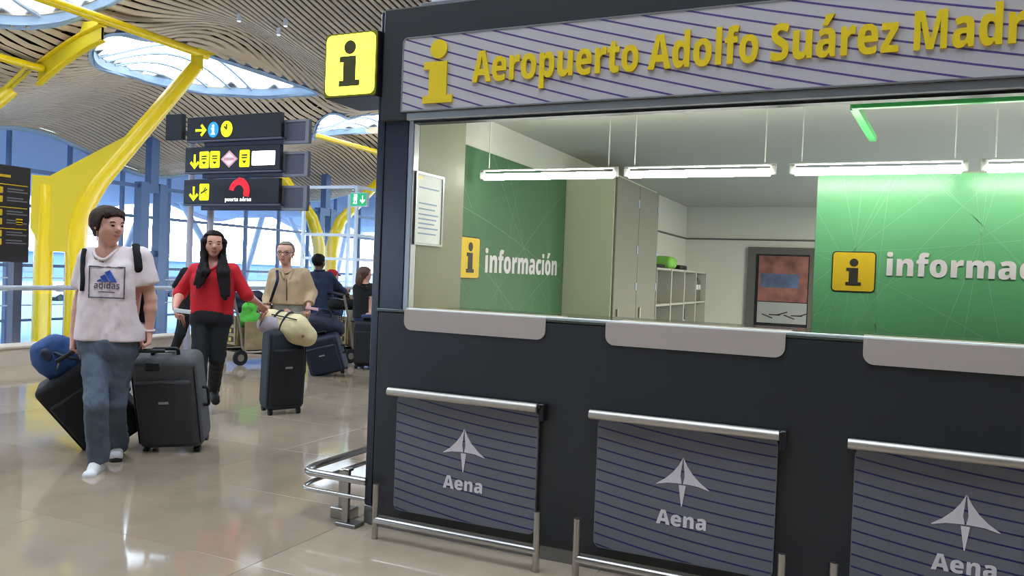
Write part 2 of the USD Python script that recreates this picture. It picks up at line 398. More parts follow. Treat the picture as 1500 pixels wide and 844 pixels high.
# the dark deck above the slats
gx, gy = np.arange(-31.2, 15, .4), np.arange(-42, 66.5, .5)
GX, GY = np.meshgrid(gx, gy, indexing='ij'); GZ = roof_z(GX, GY) + .28
import shapely
inside = shapely.contains_xy(holes, GX + .2, GY + .25)
idx = np.arange(GX.size).reshape(GX.shape)
q = np.stack([idx[:-1, :-1], idx[1:, :-1], idx[1:, 1:], idx[:-1, 1:]], -1)[~inside[:-1, :-1]].reshape(-1, 4)
part(ceil, 'roof_deck', trimesh.Trimesh(np.stack([GX, GY, GZ], -1).reshape(-1, 3), np.vstack([q[:, [0, 1, 2]], q[:, [0, 2, 3]]]), process=False), 'deck')
def surf_poly(poly, dz, step=.5):
    v, f = trimesh.creation.triangulate_polygon(poly.buffer(.15), engine='earcut')
    v, f = trimesh.remesh.subdivide_to_size(np.c_[v, np.zeros(len(v))], f, step)
    v[:, 2] = roof_z(v[:, 0], v[:, 1]) + dz
    return trimesh.Trimesh(v, f, process=False)
for k, L in enumerate(LENSES):
    sk = part(ceil, 'skylight', surf_poly(L, .24), 'skylight')
    c = np.array(L.exterior.coords); z = roof_z(c[:, 0], c[:, 1]); n = len(c); o = np.array(L.buffer(.14).exterior.coords)
    V = np.vstack([np.c_[c, z - .03], np.c_[c, z + .3]]); F = [[i, i + 1, n + i + 1] for i in range(n - 1)] + [[i, n + i + 1, n + i] for i in range(n - 1)]
    band = L.buffer(.13).difference(L.buffer(-.015)); bv, bf = trimesh.creation.triangulate_polygon(band, engine='earcut')
    bm = trimesh.Trimesh(np.c_[bv, roof_z(bv[:, 0], bv[:, 1]) - .03], bf, process=False)
    fl2 = L.buffer(.6).difference(L.buffer(-.02)); fv, ff = trimesh.creation.triangulate_polygon(fl2, engine='earcut'); part(sk, 'upstand', trimesh.Trimesh(np.c_[fv, roof_z(fv[:, 0], fv[:, 1]) + .225], ff, process=False), 'slat')
    part(sk, 'rim', [trimesh.Trimesh(V, F, process=False), bm], 'rim_blue')
    x0, _, x1, _ = L.bounds; xs = np.arange(x0 + .35, x1, .62)
    for xb in xs:
        for (a, b) in [(q.coords[0][1], q.coords[-1][1]) for q in [LineString([(xb, -40), (xb, 90)]).intersection(L)] if q.geom_type == 'LineString' and q.length > .3]:
            m = strip(xb, .05, a, b, .05); m.apply_translation((0, 0, .16)); part(sk, 'glazing_bar', m, 'bar_grey')

# --- yellow steel: ridge beams, cross ribs, branching pylons
def steel(name, mesh, label, cat_='beam', m='pylon_yellow', group=None): return single(name, mesh, m, label, cat_, smooth=35, group=group)
b = thing('ridge_beam', 'long yellow tube beam under the slats, above the pylon arm at upper left', 'beam', (-19.45, 10, 7.9))
part(b, 'beam_tube', tube([(-19.45, y, 7.93) for y in np.linspace(-2, 18.9, 8)], .13), 'pylon_yellow', True)
part(b, 'end_plate', obox((-19.45, 18.7, 8.0), (.34, .7, .06), np.eye(3)), 'pylon_yellow_dull')
part(b, 'gusset', extr(Polygon([(0, .08), (.75, .08), (.95, -.45), (.35, -.62), (0, -.45)]), .08, (-19.5, 15.16, 7.85), (-1, 0, 0), (0, 0, 1)), 'pylon_yellow_dull')
def rib(name, y, pts, label):
    xs = np.array([p[0] for p in pts]); zs = PchipInterpolator(xs[::-1], np.array([p[1] for p in pts])[::-1]); x = np.linspace(xs[0], xs[-1], 18)
    up = [(a, zs(a) + .06) for a in x]; h = np.linspace(.34, .5, 18); dn = [(a, zs(a) - t) for a, t in zip(x, h)][::-1]
    r = thing(name, label, 'rib', (pts[0][0], y, pts[0][1]))
    part(r, 'web', extr(Polygon(up + dn), .06, (0, y + .03, 0), (1, 0, 0), (0, 0, 1)), 'pylon_yellow_dull')
    fl_ = [(a, y, zs(a) + .08) for a in x]
    part(r, 'flange', cat([tube(fl_, .15, 8, flat=.35)]), 'pylon_yellow', True)
    part(r, 'lower_flange', cat([tube([(a, y, zs(a) - t) for a, t in zip(x, h)], .12, 8, flat=.3)]), 'pylon_yellow', True)
RIBP = [(-19.5, 7.70), (-20.05, 7.58), (-20.9, 7.32), (-21.7, 7.0), (-22.1, 6.82)]
rib('roof_rib', 15.2, RIBP, 'curved yellow rib below the brightest oval skylight, upper left corner')
rib('roof_rib', 26.7, [(-20.4, 8.42), (-21.2, 8.36), (-22.2, 8.08), (-23.1, 7.75), (-24.5, 7.2)], 'curved yellow rib between the two skylights, above the directory signs')
steel('eave_beam', tube([(-21.8, y, 6.74 + .006 * (14.6 - y) ** 2) for y in np.linspace(8, 15.1, 8)], .11), 'short yellow tube beam at the left picture edge, meeting the curved rib end')
steel('purlin_beam', tube([(-23.0, y, 7.28) for y in np.linspace(27.3, 52, 6)], .13), 'straight yellow tube beam under the slats, right of the sign boxes')
steel('eave_rib', tube([(-27.2, 38.3, 6.05), (-26.0, 38.3, 6.35), (-24.5, 38.3, 6.75), (-22, 38.3, 7.25), (-19, 38.3, 7.9)], .16), 'far yellow roof rib with a lamp just under it, beside the dark kiosk column')

def pylon(label, jx, jy, az, arm1=None, arm2=None, base=-3.6, blade=True):
    """Two-legged pylon: vertical legs below, tubular arms spreading above; az = plan direction of the right arm."""
    d = np.array([math.cos(az), math.sin(az), 0]); J = np.array([jx, jy, 0.0]); P = lambda u, z: tuple(J + d * u + np.array([0, 0, z]))
    t = thing('roof_pylon', label, 'pylon', (jx, jy, base), group=None)
    def arm(s, u1, z1):
        pts = [P(s * .43, base), P(s * .43, 1.0)]
        for a, b2 in ((.40, 1.7), (.42, 2.3), (.62, 3.0), (.98, 3.72)): pts.append(P(s * a, b2))
        u0, z0 = .98, 3.72
        for k in np.linspace(0, 1, 6)[1:]: pts.append(P(s * (u0 + (u1 - u0) * k), z0 + (z1 - z0) * k))
        r = [.3, .3, .3, .3, .3, .28] + [.27, .26, .25, .24, .2]
        return tube(pts, r, 16)
    for s, a in ((1, arm1), (-1, arm2)):
        if a:
            am = part(t, 'arm', arm(s, *a), 'pylon_yellow', True)
            tip = np.array(P(s * a[0], a[1])); part(am, 'tip_bracket', obox(tip + (0, 0, .1), (.36, .36, .4), rot(0, 0, az)), 'pylon_yellow_dull')
        else:
            part(t, 'leg', tube([P(s * .43, base), P(s * .43, 0), P(s * .43, 1.5), P(s * .40, 2.6), P(s * .42, 3.5)], [.26, .26, .26, .26, .26], 16), 'pylon_yellow', True)
    n = np.array([-d[1], d[0], 0])
    top = [(-.75, 3.75), (-.30, 3.75), (2.0, 5.35), (2.0, 5.0), (.8, 3.2), (.42, 1.55), (-.42, 1.55), (-.75, 2.2)]
    if blade: part(t, 'gusset_blade', extr(Polygon(top), .14, tuple(J - n * .07), tuple(d), (0, 0, 1)), 'pylon_yellow_dull')
    return t
pylon('large yellow two-legged pylon with a long slanted arm, behind the man in the white T-shirt', -22.0, 15.95, math.atan2(2.7, 2.5), (3.6, 7.55))
st = thing('pylon_strut', 'pale yellow tube strut rising to the rib end at the left picture edge', 'strut', (-25.6, 12.6, 2.0))
part(st, 'strut_tube', tube([(-25.6, 12.55, 2.2), (-24.6, 13.4, 3.6), (-23.6, 14.35, 5.2), (-22.95, 15.0, 6.2)], .2, 16), 'pylon_yellow', True)
part(st, 'fork', [rod((-23.1, 15.0, 6.2), (-22.4, 15.15, 6.75), .05), rod((-22.85, 14.75, 6.2), (-22.25, 14.95, 6.8), .05)], 'pylon_yellow_dull', True)
pylon('distant yellow pylon with two arms in a V, seen through the far glass', -24.4, 31.6, 1.45, (4.3, 6.5), (3.4, 5.9), blade=False)

# --- small lamps under the roof, then added fill lamps
def ceiling_lamp(p, label, group=None, r=.12, power=None):
    t = thing('ceiling_lamp', label, 'lamp', p, group=group)
    top = float(roof_z(p[0], p[1]))
    part(t, 'rod', rod((p[0], p[1], p[2] + .1), (p[0], p[1], top + .02), .012, 6), 'white_paint')
    part(t, 'housing', trimesh.creation.cylinder(r, .2, transform=trimesh.transformations.translation_matrix((p[0], p[1], p[2] + .08))), 'white_paint', 30)
    part(t, 'lens', trimesh.creation.cylinder(r * .85, .02, transform=trimesh.transformations.translation_matrix((p[0], p[1], p[2] - .03))), 'lit_white', 30)
    if power:
        l = UsdLux.DiskLight.Define(stage, numbered(t.path + '/bulb')); l.CreateRadiusAttr(.35); l.CreateIntensityAttr(power); l.CreateColorAttr(Gf.Vec3f(1, .86, .7)); l.AddTranslateOp().Set(Gf.Vec3d(0, 0, -.06))
for (x, y, lab) in [(-17.98, 18.68, 'tiny white lamp hanging under the slats, leftmost of three dots'), (-17.12, 19.48, 'tiny white lamp under the slats, lowest of three dots'), (-16.49, 19.05, 'tiny white lamp under the slats, rightmost of three dots')]:
    ceiling_lamp((x, y, float(roof_z(x, y)) - .25), lab, r=.065)
for kx, x in enumerate((-7.5, -2.5, 2.5)):  # unseen fill lamps added to light the hall floor and travellers
    for ky, y in enumerate((-4.0, 2.0, 8.0, 14.0)):
        if (x, y) == (-2.5, 8.0): continue
        ceiling_lamp((x, y, float(roof_z(x, y)) - .3), 'added unseen fill lamp above the hall, ' + ['row nearest the glass wall', 'row over the kiosk front', 'row over the kiosk'][kx] + ', ' + ['behind the photographer', 'beside the photographer', 'before the travellers', 'beyond the travellers'][ky], 'downlights above the hall floor', .36, HALL_FILL)
lp = np.array([-22.3, 39.2, 5.9])
t = thing('hanging_lamp', 'wide pale lamp hanging under the far roof, just left of the kiosk column', 'lamp', tuple(lp))
part(t, 'shade', trimesh.creation.revolve(np.array([(0, .12), (.3, .1), (.75, 0), (.7, -.04), (0, -.02)]), 20, transform=trimesh.transformations.translation_matrix(lp)), 'lit_white', 30)
part(t, 'rod', rod(lp + (0, 0, .1), lp + (0, 0, 1.5), .02, 6), 'white_paint')

# --- kerb, balustrade
struct('trim_1', [bx(-10.15, -9.8, -42, 60, -.3, .24, .015), bx(-10.15, -9.77, -42, 60, .22, .255, .008)], 'curb')
bal = thing('balustrade', 'glass balustrade with pale tubular handrail on the beige kerb along the hall', 'railing', (-10, 0, .255))
part(bal, 'handrail', rod((-9.98, -12, .98), (-9.98, 50, .98), .032), 'white_paint', True)
for y in np.arange(-10.4, 50, 2.3): part(bal, 'post', bx(-10.03, -9.97, y - .03, y + .03, .255, .95), 'steel_dull')
for y in np.arange(-10.4, 47, 2.3): part(bal, 'glass_panel', sheet((-10, y + .08, .3), (0, 2.14, 0), (0, 0, .6)), 'rail_pane')

# --- the hall's other walls, behind and to the right of the photographer
struct('wall_south', bx(-31, 14.2, -42.3, -42, -3.6, 12), 'office_ceiling'); struct('wall_east', bx(14.2, 14.5, -42.3, 66, 0, 12), 'office_ceiling')

# --- glass façade of the hall, on the left
fa = thing('window_1', None, None, kind='structure')
XF = -31.0
for y in np.arange(-42.2, 66, 2.6):
    zt = float(roof_z(XF, y + 1.3)) + .3
    for z0, z1 in ((-3.6, -1.2), (-1.2, 1.0), (1.0, 3.4), (3.4, zt)): part(fa, 'pane', sheet((XF, y + .05, z0 + .05), (0, 2.5, 0), (0, 0, z1 - z0 - .1)), 'facade_pane')
    part(fa, 'mullion', bx(XF - .1, XF + .1, y - .05, y + .05, -3.6, float(roof_z(XF, y)) + .1), 'blue_steel')
for z, h in ((-2.4, .05), (-1.2, .1), (-.6, .05), (0, .05), (.5, .05), (1.0, .12), (3.4, .12)): part(fa, 'transom', bx(XF - .08, XF + .12, -42, 66, z - h / 2, z + h / 2), 'blue_steel' if h > .06 else 'white_paint')
fb2 = thing('window_2', None, None, kind='structure')
for x in np.arange(-31, 14, 3.0):
    zt = float(roof_z(x + 1.5, 65.9)) + .4
    part(fb2, 'mullion', bx(x - .05, x + .05, 65.9, 66.1, 0 if x > -9.8 else -3.6, zt), 'blue_steel')
    for z0, z1 in ((.1, 2.6), (2.6, zt)): part(fb2, 'pane', sheet((x + .05, 66, z0), (2.9, 0, 0), (0, 0, z1 - z0 - .05)), 'facade_pane')
for z in (.06, 2.6): part(fb2, 'transom', bx(-31, 14, 65.92, 66.08, z - .06, z + .06), 'blue_steel')
ev = np.linspace(-42, 66, 150)
part(fa, 'eave_trim', tube([(XF + .1, y, float(roof_z(XF, y)) - .02) for y in ev], .12, 8), 'rim_blue', True)
for k, yc in enumerate((23.97, 35.5, 47.0)):
    cf = thing('facade_column', ['twin blue steel column with a head beam, right of the man in the white T-shirt', 'second twin blue steel column, behind the grey-haired man', 'farthest twin blue steel column, beside the kiosk'][k], 'column', (-27.5, yc, -3.6))
    for s in (-.5, .44): part(cf, 'shaft', bx(-27.7, -27.3, yc + s - .2, yc + s + .22, -3.6, 4.6), 'blue_steel')
    part(cf, 'head_beam', bx(-27.72, -27.33, yc - .3, yc + .25, 4.2, 4.55), 'blue_steel')
    part(cf, 'stub', bx(-27.7, -27.35, yc - .2, yc + .2, 4.55, float(roof_z(-27.5, yc)) + .1), 'blue_steel')
    part(cf, 'tie', bx(-27.6, -27.45, yc - 5.5, yc + 5.5, 4.35, 4.5), 'blue_steel')
    part(cf, 'cross_beam', bx(-27.6, -27.45, yc - .3, yc + .25, 1.55, 1.8), 'blue_steel')

# --- lower level, apron outside, roof overhang and far buildings
struct('lower_floor', bx(-31, -10.15, -42, 66, -3.9, -3.6), 'lower_floor')
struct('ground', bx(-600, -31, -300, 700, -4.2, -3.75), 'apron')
ox = np.linspace(-31.2, -50, 14); oy = np.arange(-46, 72, 1.0); OX, OY = np.meshgrid(ox, oy, indexing='ij')
OZ = 6.0 + .55 * np.cos(2 * np.pi * (OY - 20.9) / 11.5) + (OX + 31) * .02
idx = np.arange(OX.size).reshape(OX.shape); q = np.stack([idx[:-1, :-1], idx[1:, :-1], idx[1:, 1:], idx[:-1, 1:]], -1).reshape(-1, 4)
V = np.stack([OX, OY, OZ], -1).reshape(-1, 3); F1 = np.vstack([q[:, [0, 1, 2]], q[:, [0, 2, 3]]])
ov = thing('roof_overhang', 'pale lavender roof overhang outside the glass wall', 'roof', (-31, 20, 6))
part(ov, 'soffit', trimesh.Trimesh(V, F1, process=False), 'canopy', True)
part(ov, 'edge', tube([(-50, y, 5.6 + .55 * math.cos(2 * math.pi * (y - 20.9) / 11.5)) for y in oy], .25, 8), 'canopy', True)
for k, yy in enumerate((12, 23.5, 35, 46.5, 58)):
    s = thing('canopy_strut', ['first', 'second', 'third', 'fourth', 'last'][k] + ' pale V strut from the left under the outer roof overhang', 'strut', (-44, yy, -3.7))
    part(s, 'leg', tube([(-44, yy, -3.7), (-44.5, yy - 1.5, 1), (-45.5, yy - 4.2, 5.6)], .22, 10), 'white_paint', True)
    part(s, 'leg', tube([(-44, yy, -3.7), (-44.5, yy + 1.5, 1), (-45.5, yy + 4.2, 5.6)], .22, 10), 'white_paint', True)
for k, (x, y, w, d, h, lab) in enumerate([(-150, 40, 20, 60, 4.2, 'low hazy blue terminal building on the far apron, leftmost'), (-170, 120, 20, 50, 6, 'mid-distance hazy blue pier building on the apron'), (-190, 200, 25, 70, 5, 'hazy blue hangar far across the apron, right')]):
    t = thing('far_building', lab, 'building', (x, y, -3.75))
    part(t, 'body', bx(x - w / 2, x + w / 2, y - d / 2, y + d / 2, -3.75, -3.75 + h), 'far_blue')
    part(t, 'roof', bx(x - w / 2 - 1, x + w / 2 + 1, y - d / 2 - 1, y + d / 2 + 1, -3.75 + h, -3.2 + h, .2), 'white_paint')
    for j in range(5): part(t, 'window', bx(x + w / 2, x + w / 2 + .1, y - d / 2 + 3 + j * d / 5, y - d / 2 + 3 + j * d / 5 + d / 8, -3.75 + h * .3, -3.75 + h * .75), 'lower_floor')
for k in range(5):
    x, y = -75 - 6 * k, 30 + 17 * k
    t = thing('ground_vehicle', ['white service van', 'blue baggage tractor', 'white catering truck', 'dark airport bus', 'pale fuel truck'][k] + ' parked on the apron outside', 'vehicle', (x, y, -3.75))
    L, H = (5, 2.2) if k != 3 else (10, 2.9)
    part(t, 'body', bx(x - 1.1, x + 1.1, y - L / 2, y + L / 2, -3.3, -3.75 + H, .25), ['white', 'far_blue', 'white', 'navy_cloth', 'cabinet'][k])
    part(t, 'window', bx(x + 1.1, x + 1.13, y - L / 2 + .4, y + L / 2 - .6, -3.75 + H * .5, -3.75 + H * .85), 'sign_dark')
    for s in (-.3, .3): part(t, 'wheel', trimesh.creation.cylinder(.4, 2.3, transform=trimesh.transformations.rotation_matrix(math.pi / 2, [0, 1, 0]) @ np.eye(4)).apply_translation((x, y + s * L, -3.35)), 'rubber', 30)

# --- free-standing directory sign with three rows of boxes on two posts
ds = thing('directory_sign', 'freestanding directory sign with three stacked dark boxes of yellow pictograms', 'sign', (-9.3, 9.15, 0))
for x in (-9.66, -9.24): part(ds, 'post', rod((x, 9.15, 0), (x, 9.15, 3.6), .045, 14), 'canopy', True)
for x in (-9.66, -9.24): part(ds, 'foot_plate', trimesh.creation.cylinder(.12, .02, transform=trimesh.transformations.translation_matrix((x, 9.15, .01))), 'steel_dull', 30)
SY = 8.9
rows = [(3.225, 3.575), (2.755, 3.12), (2.275, 2.64)]
for k, (z0, z1) in enumerate(rows):
    x0 = (-9.52, -9.54, -9.55)[k]
    fb = part(ds, 'sign_box', bx(x0, -7.72, SY, SY + .07, z0, z1, .008), 'sign_dark')
    part(fb, 'bottom_edge', bx(x0, -7.70, SY + .0, SY + .1, z0 - .03, z0 - .001), 'sign_back')
    rb = part(ds, 'rear_box', bx(x0 + .25, -7.30, SY + .1, SY + .16, z0 - .09, z1 - .10, .008), 'sign_back')
    part(rb, 'frame', [front(rrect(-7.74, z0 - .088, -7.302, z1 - .102, .012).difference(rrect(-7.71, z0 - .055, -7.36, z1 - .135, .012)), SY + .088, .012)], 'sign_frame')
    part(ds, 'crossbar', bx(-9.72, -7.75, SY + .16, SY + .2, z0 + .12, z0 + .18), 'sign_frame')
    zc = (z0 + z1) / 2; y = SY - .006
    def put(name, shape, u, v, m): part(fb, name, front(affinity.translate(shape, u, v), y, .005), m)
    def pict(u, w=.19, h=.25):
        put('pictogram', rrect(-w / 2, -h / 2, w / 2, h / 2, .025), u, zc - .01, 'lit_yellow')
    if k == 0:
        put('arrow', arrow(.21, 0), -9.24, zc - .03, 'lit_yellow')
        put('pictogram', affinity.scale(Point(0, 0).buffer(.115), .9, 1), -8.99, zc - .03, 'lit_blue')
        part(fb, 'letter', front(affinity.translate(info_i(.15), -8.99, zc - .105), y - .003, .004), 'lit_white')
        put('pictogram', affinity.scale(Point(0, 0).buffer(.12), .92, 1), -8.73, zc - .03, 'lit_yellow')
        part(fb, 'symbol', front(affinity.translate(union_all([sbox(-.012, -.005, .012, .07), affinity.rotate(sbox(-.06, -.012, .01, .012), -40, origin=(0, 0))]), -8.73, zc - .03), y - .003, .004), 'dark_olive')
    elif k == 1:
        put('arrow', arrow(.21, -90), -9.34, zc - .03, 'lit_yellow')
        for u in (-9.15, -8.94): pict(u)
        for u in (-9.15, -8.94, -8.37):
            part(fb, 'symbol', front(affinity.translate(union_all([sbox(-.05, .03, .05, .05), sbox(-.05, -.005, .05, .012), Polygon([(-.04, -.04), (.04, -.04), (0, -.08)])]), u, zc), y - .003, .004), 'dark_olive')
        put('metro_diamond', Polygon([(-.16, 0), (0, .125), (.16, 0), (0, -.125)]), -8.66, zc - .01, 'lit_pink')
        part(fb, 'metro_edge', front(affinity.translate(Polygon([(-.16, 0), (0, .125), (.16, 0), (0, -.125)]).difference(Polygon([(-.13, 0), (0, .1), (.13, 0), (0, -.1)])).union(sbox(-.1, -.02, .1, .02)), -8.66, zc - .01), y - .003, .004), 'paper_pink')
        pict(-8.37)
        put('white_field', rrect(-.215, -.105, .215, .105, .02), -8.02, zc - .01, 'lit_white')
    else:
        put('arrow', arrow(.21, -90), -9.34, zc - .03, 'lit_yellow')
        pict(-9.13)
        part(fb, 'symbol', front(affinity.translate(union_all([affinity.rotate(sbox(-.07, -.01, .07, .012), 25, origin=(0, 0)), Polygon([(-.02, .0), (.02, .06), (.04, .05)]), Polygon([(-.02, 0), (.04, -.03), (.05, -.02)])]), -9.13, zc), y - .003, .004), 'dark_olive')
        arc = lambda r0, r1, a0, a1: Polygon([(r0 * math.cos(t), r0 * math.sin(t)) for t in np.linspace(a0, a1, 14)] + [(r1 * math.cos(t), r1 * math.sin(t)) for t in np.linspace(a1, a0, 14)])
        lg = affinity.translate(arc(.11, .2, 1.45, 2.95), .02, -.02).union(affinity.translate(arc(.11, .22, .1, 1.6), .0, -.02)).union(Polygon([(.1, -.0), (.22, .0), (.2, -.09), (.1, -.07)]))
        put('logo', lg, -8.47, zc - .0, 'lit_red')
        for g in text('puerta aérea', .055, 900, width=.5): part(fb, 'letter', front(affinity.translate(g, -8.72, zc - .15), y, .004), 'lit_white')
single('display_box', bx(-9.965, -9.625, 8.9, 8.98, 3.25, 3.64, .006), 'black', 'plain black box at the left end of the top directory row', 'box')

# --- dark information board behind the kerb, left picture edge
ib = thing('flight_board', 'tall dark brown information board with small yellow lines, left picture edge', 'board', (-10.6, 6.6, -3.6))
part(ib, 'board', bx(-10.72, -10.6, 5.95, 7.225, 1.3, 2.6, .01), 'sign_brown')
part(ib, 'post', [bx(-10.72, -10.6, 7.02, 7.14, -3.6, 1.3)], 'sign_back')
part(ib, 'post', [bx(-10.72, -10.6, 6.05, 6.17, -3.6, 1.3)], 'sign_back')
def onboard(shape, v, z, m, name): part(ib, name, extr(affinity.translate(shape, v, z), .004, (-10.5995, 0, 0), (0, 1, 0), (0, 0, 1)), m)
for z in (2.335, 2.03, 1.745): onboard(sbox(0, 0, 1.2, .012), 5.98, z, 'icon_yellow', 'rule_line')
for y_, w_ in ((6.52, .2), (6.74, .2)): onboard(sbox(0, 0, w_, .035), y_, 2.435, 'icon_yellow', 'text_line')
for z in (2.22, 2.1, 1.92, 1.8, 1.64, 1.53):
    onboard(rrect(0, 0, .1, .085, .01), 6.74, z, 'icon_yellow', 'pictogram')
    for dz, w in ((.055, .22), (.02, .28)): onboard(sbox(0, 0, w, .018), 6.9, z + dz, 'sign_frame', 'text_line')
onboard(rrect(0, 0, .09, .085, .01), 7.03, 1.81, 'icon_yellow', 'pictogram')

# --- emergency exit sign and the glass lift shaft frame it hangs from
ls = thing('glass_lift_shaft', 'glazed lift shaft with slim grey frame behind the far travellers', 'lift', (-12.5, 17.2, -3.6))
for x in (-13.32, -11.7):
    for y in (16.32, 18.24): part(ls, 'post', bx(x - .036, x + .036, y - .036, y + .036, -3.6, 3.44), 'white_paint')
for z in (-.16, 1.58, 2.18, 3.38):
    part(ls, 'rail', [bx(-13.32, -11.7, 16.3, 16.36, z, z + .07), bx(-11.74, -11.68, 16.32, 18.24, z, z + .07)], 'white_paint')
part(ls, 'glass_panel', sheet((-13.26, 16.33, -.1), (1.5, 0, 0), (0, 0, 3.45)), 'rail_pane'); part(ls, 'glass_panel', sheet((-11.71, 16.38, -.1), (0, 1.8, 0), (0, 0, 3.45)), 'rail_pane')
ex = thing('exit_sign', 'green emergency exit sign with white pictogram panels, near the kiosk column', 'sign', (-11.34, 15.95, 2.9))
part(ex, 'box', bx(-11.59, -11.11, 15.9, 16.0, 2.888, 3.224, .01), 'white_paint')
part(ex, 'face', front(rrect(-11.574, 2.906, -11.13, 3.206, .012), 15.893, .006), 'lit_green')
fig_ = affinity.translate(union_all([Point(0, .11).buffer(.026), sbox(-.03, -.01, .024, .075), affinity.rotate(sbox(-.012, -.105, .012, .0), 20), affinity.rotate(sbox(-.024, -.105, 0, .0), -25), sbox(.036, -.105, .072, .135)]), -11.46, 3.05)
part(ex, 'running_figure', front(fig_, 15.888, .005), 'lit_white')
part(ex, 'arrow', front(affinity.translate(arrow(.18, -90), -11.23, 3.056), 15.888, .005), 'lit_white')
part(ex, 'bracket', rod((-11.7, 16.3, 3.18), (-11.5, 15.97, 3.18), .018), 'white_paint')

# ================================================================== THE INFORMATION KIOSK
Y0, XR = 3.62, 3.9
ki = thing('information_kiosk', 'dark airport information kiosk with service window, striped header and counter', 'kiosk', (0.7, 5, 0))
# shell
part(ki, 'counter_front', bx(-2.43, XR, Y0, Y0 + .05, .07, 1.172, .006), 'black_laminate')
part(ki, 'plinth', bx(-2.46, XR, Y0 + .02, Y0 + .06, 0, .07), 'steel_dull')
col = part(ki, 'corner_column', bx(-2.5, -2.295, Y0 + .03, Y0 + .28, .1, 2.8, .008), 'column_black')
part(col, 'joint_strip', bx(-2.452, -2.446, Y0 + .024, Y0 + .04, .1, 2.8), 'black')
part(col, 'foot', bx(-2.5, -2.3, Y0 + .032, Y0 + .28, 0, .1, .004), 'steel_dull')
part(ki, 'fascia', bx(-2.46, XR, Y0, Y0 + .12, 2.2, 2.8, .008), 'fascia_black')
struct('wall_side', bx(-2.5, -2.44, Y0 + .28, 10.9, 0, 2.8), 'fascia_black')
struct('roof', bx(-2.5, XR, Y0 + .125, 10.9, 2.62, 2.8), 'fascia_black')
struct('wall_end', bx(XR - .06, XR, Y0 + .05, 10.9, 0, 2.8), 'office_wall')
tr = part(ki, 'roof_trim', bx(-2.42, XR, Y0 + .3, Y0 + .34, 2.8, 2.93, .004), 'sign_frame')
for k in range(60): part(tr, 'perforation', trimesh.creation.cylinder(.012, .01, sections=8, transform=trimesh.transformations.rotation_matrix(math.pi / 2, [1, 0, 0])).apply_translation((-2.36 + k * .05, Y0 + .297, 2.9)), 'black')
single('roof_post', cat([bx(-2.62, -2.5, Y0 + .75, Y0 + .87, 0, 8.0, .006), bx(-2.68, -2.44, Y0 + .69, Y0 + .93, 0, .03)]), 'canopy', 'slim pale lavender post rising beside the top corner of the kiosk', 'post')
# service window
part(ki, 'window_frame', bx(-2.297, -2.262, Y0 + .03, Y0 + .09, 1.172, 2.2, .004), 'alu')
part(ki, 'window_head', bx(-2.295, XR, Y0 - .006, Y0 + .07, 2.196, 2.238, .006), 'alu')
part(ki, 'window_seal', bx(-2.262, XR, Y0 + .02, Y0 + .08, 2.184, 2.196), 'black')
part(ki, 'window_glass', sheet((-2.262, Y0 + .05, 1.192), (XR + 2.262, 0, 0), (0, 0, .994)), 'pane')
part(ki, 'countertop', bx(-2.44, XR, Y0 - .002, Y0 + .62, 1.172, 1.188, .003), 'counter_gloss')
part(ki, 'glass_edge', bx(-2.262, XR, Y0 + .012, Y0 + .05, 1.188, 1.198, .002), 'paper')
# header sign
hd = rrect(-2.325, 2.24, XR - .1, 2.632, .03).union(sbox(-1, 2.24, XR - .1, 2.632)).union(sbox(-2.325, 2.24, -2, 2.4))
sg = part(ki, 'sign_panel', front(hd, Y0 - .012, .014), 'header_grey')
part(sg, 'edge_strip', front(hd.difference(hd.buffer(-.006)), Y0 - .016, .004), 'alu')
for g in stripes(hd.buffer(-.008), .056, .0085, -.335, .024): part(sg, 'stripe', front(g, Y0 - .0125, .0008), 'stripe_purple')
part(sg, 'letter', front(affinity.translate(info_i(.325), -2.1, 2.275), Y0 - .024, .012), 'letter_yellow', label='large yellow letter i with slab serifs')
LH = 0.157
shapes = text('Aeropuerto Adolfo Suárez Madrid-Barajas', LH, 800)
n_r = len('AeropuertoAdolfoSuárezMadr'); k = (0.494 + 1.9) / (shapes[n_r - 1].bounds[2] - shapes[0].bounds[0])
for g in shapes:
    g = affinity.translate(affinity.scale(g, k, 1, origin=(0, 0)), -1.9, 2.368)
    if g.bounds[2] < XR - .15: part(sg, 'letter', front(g, Y0 - .024, .012), 'letter_yellow')
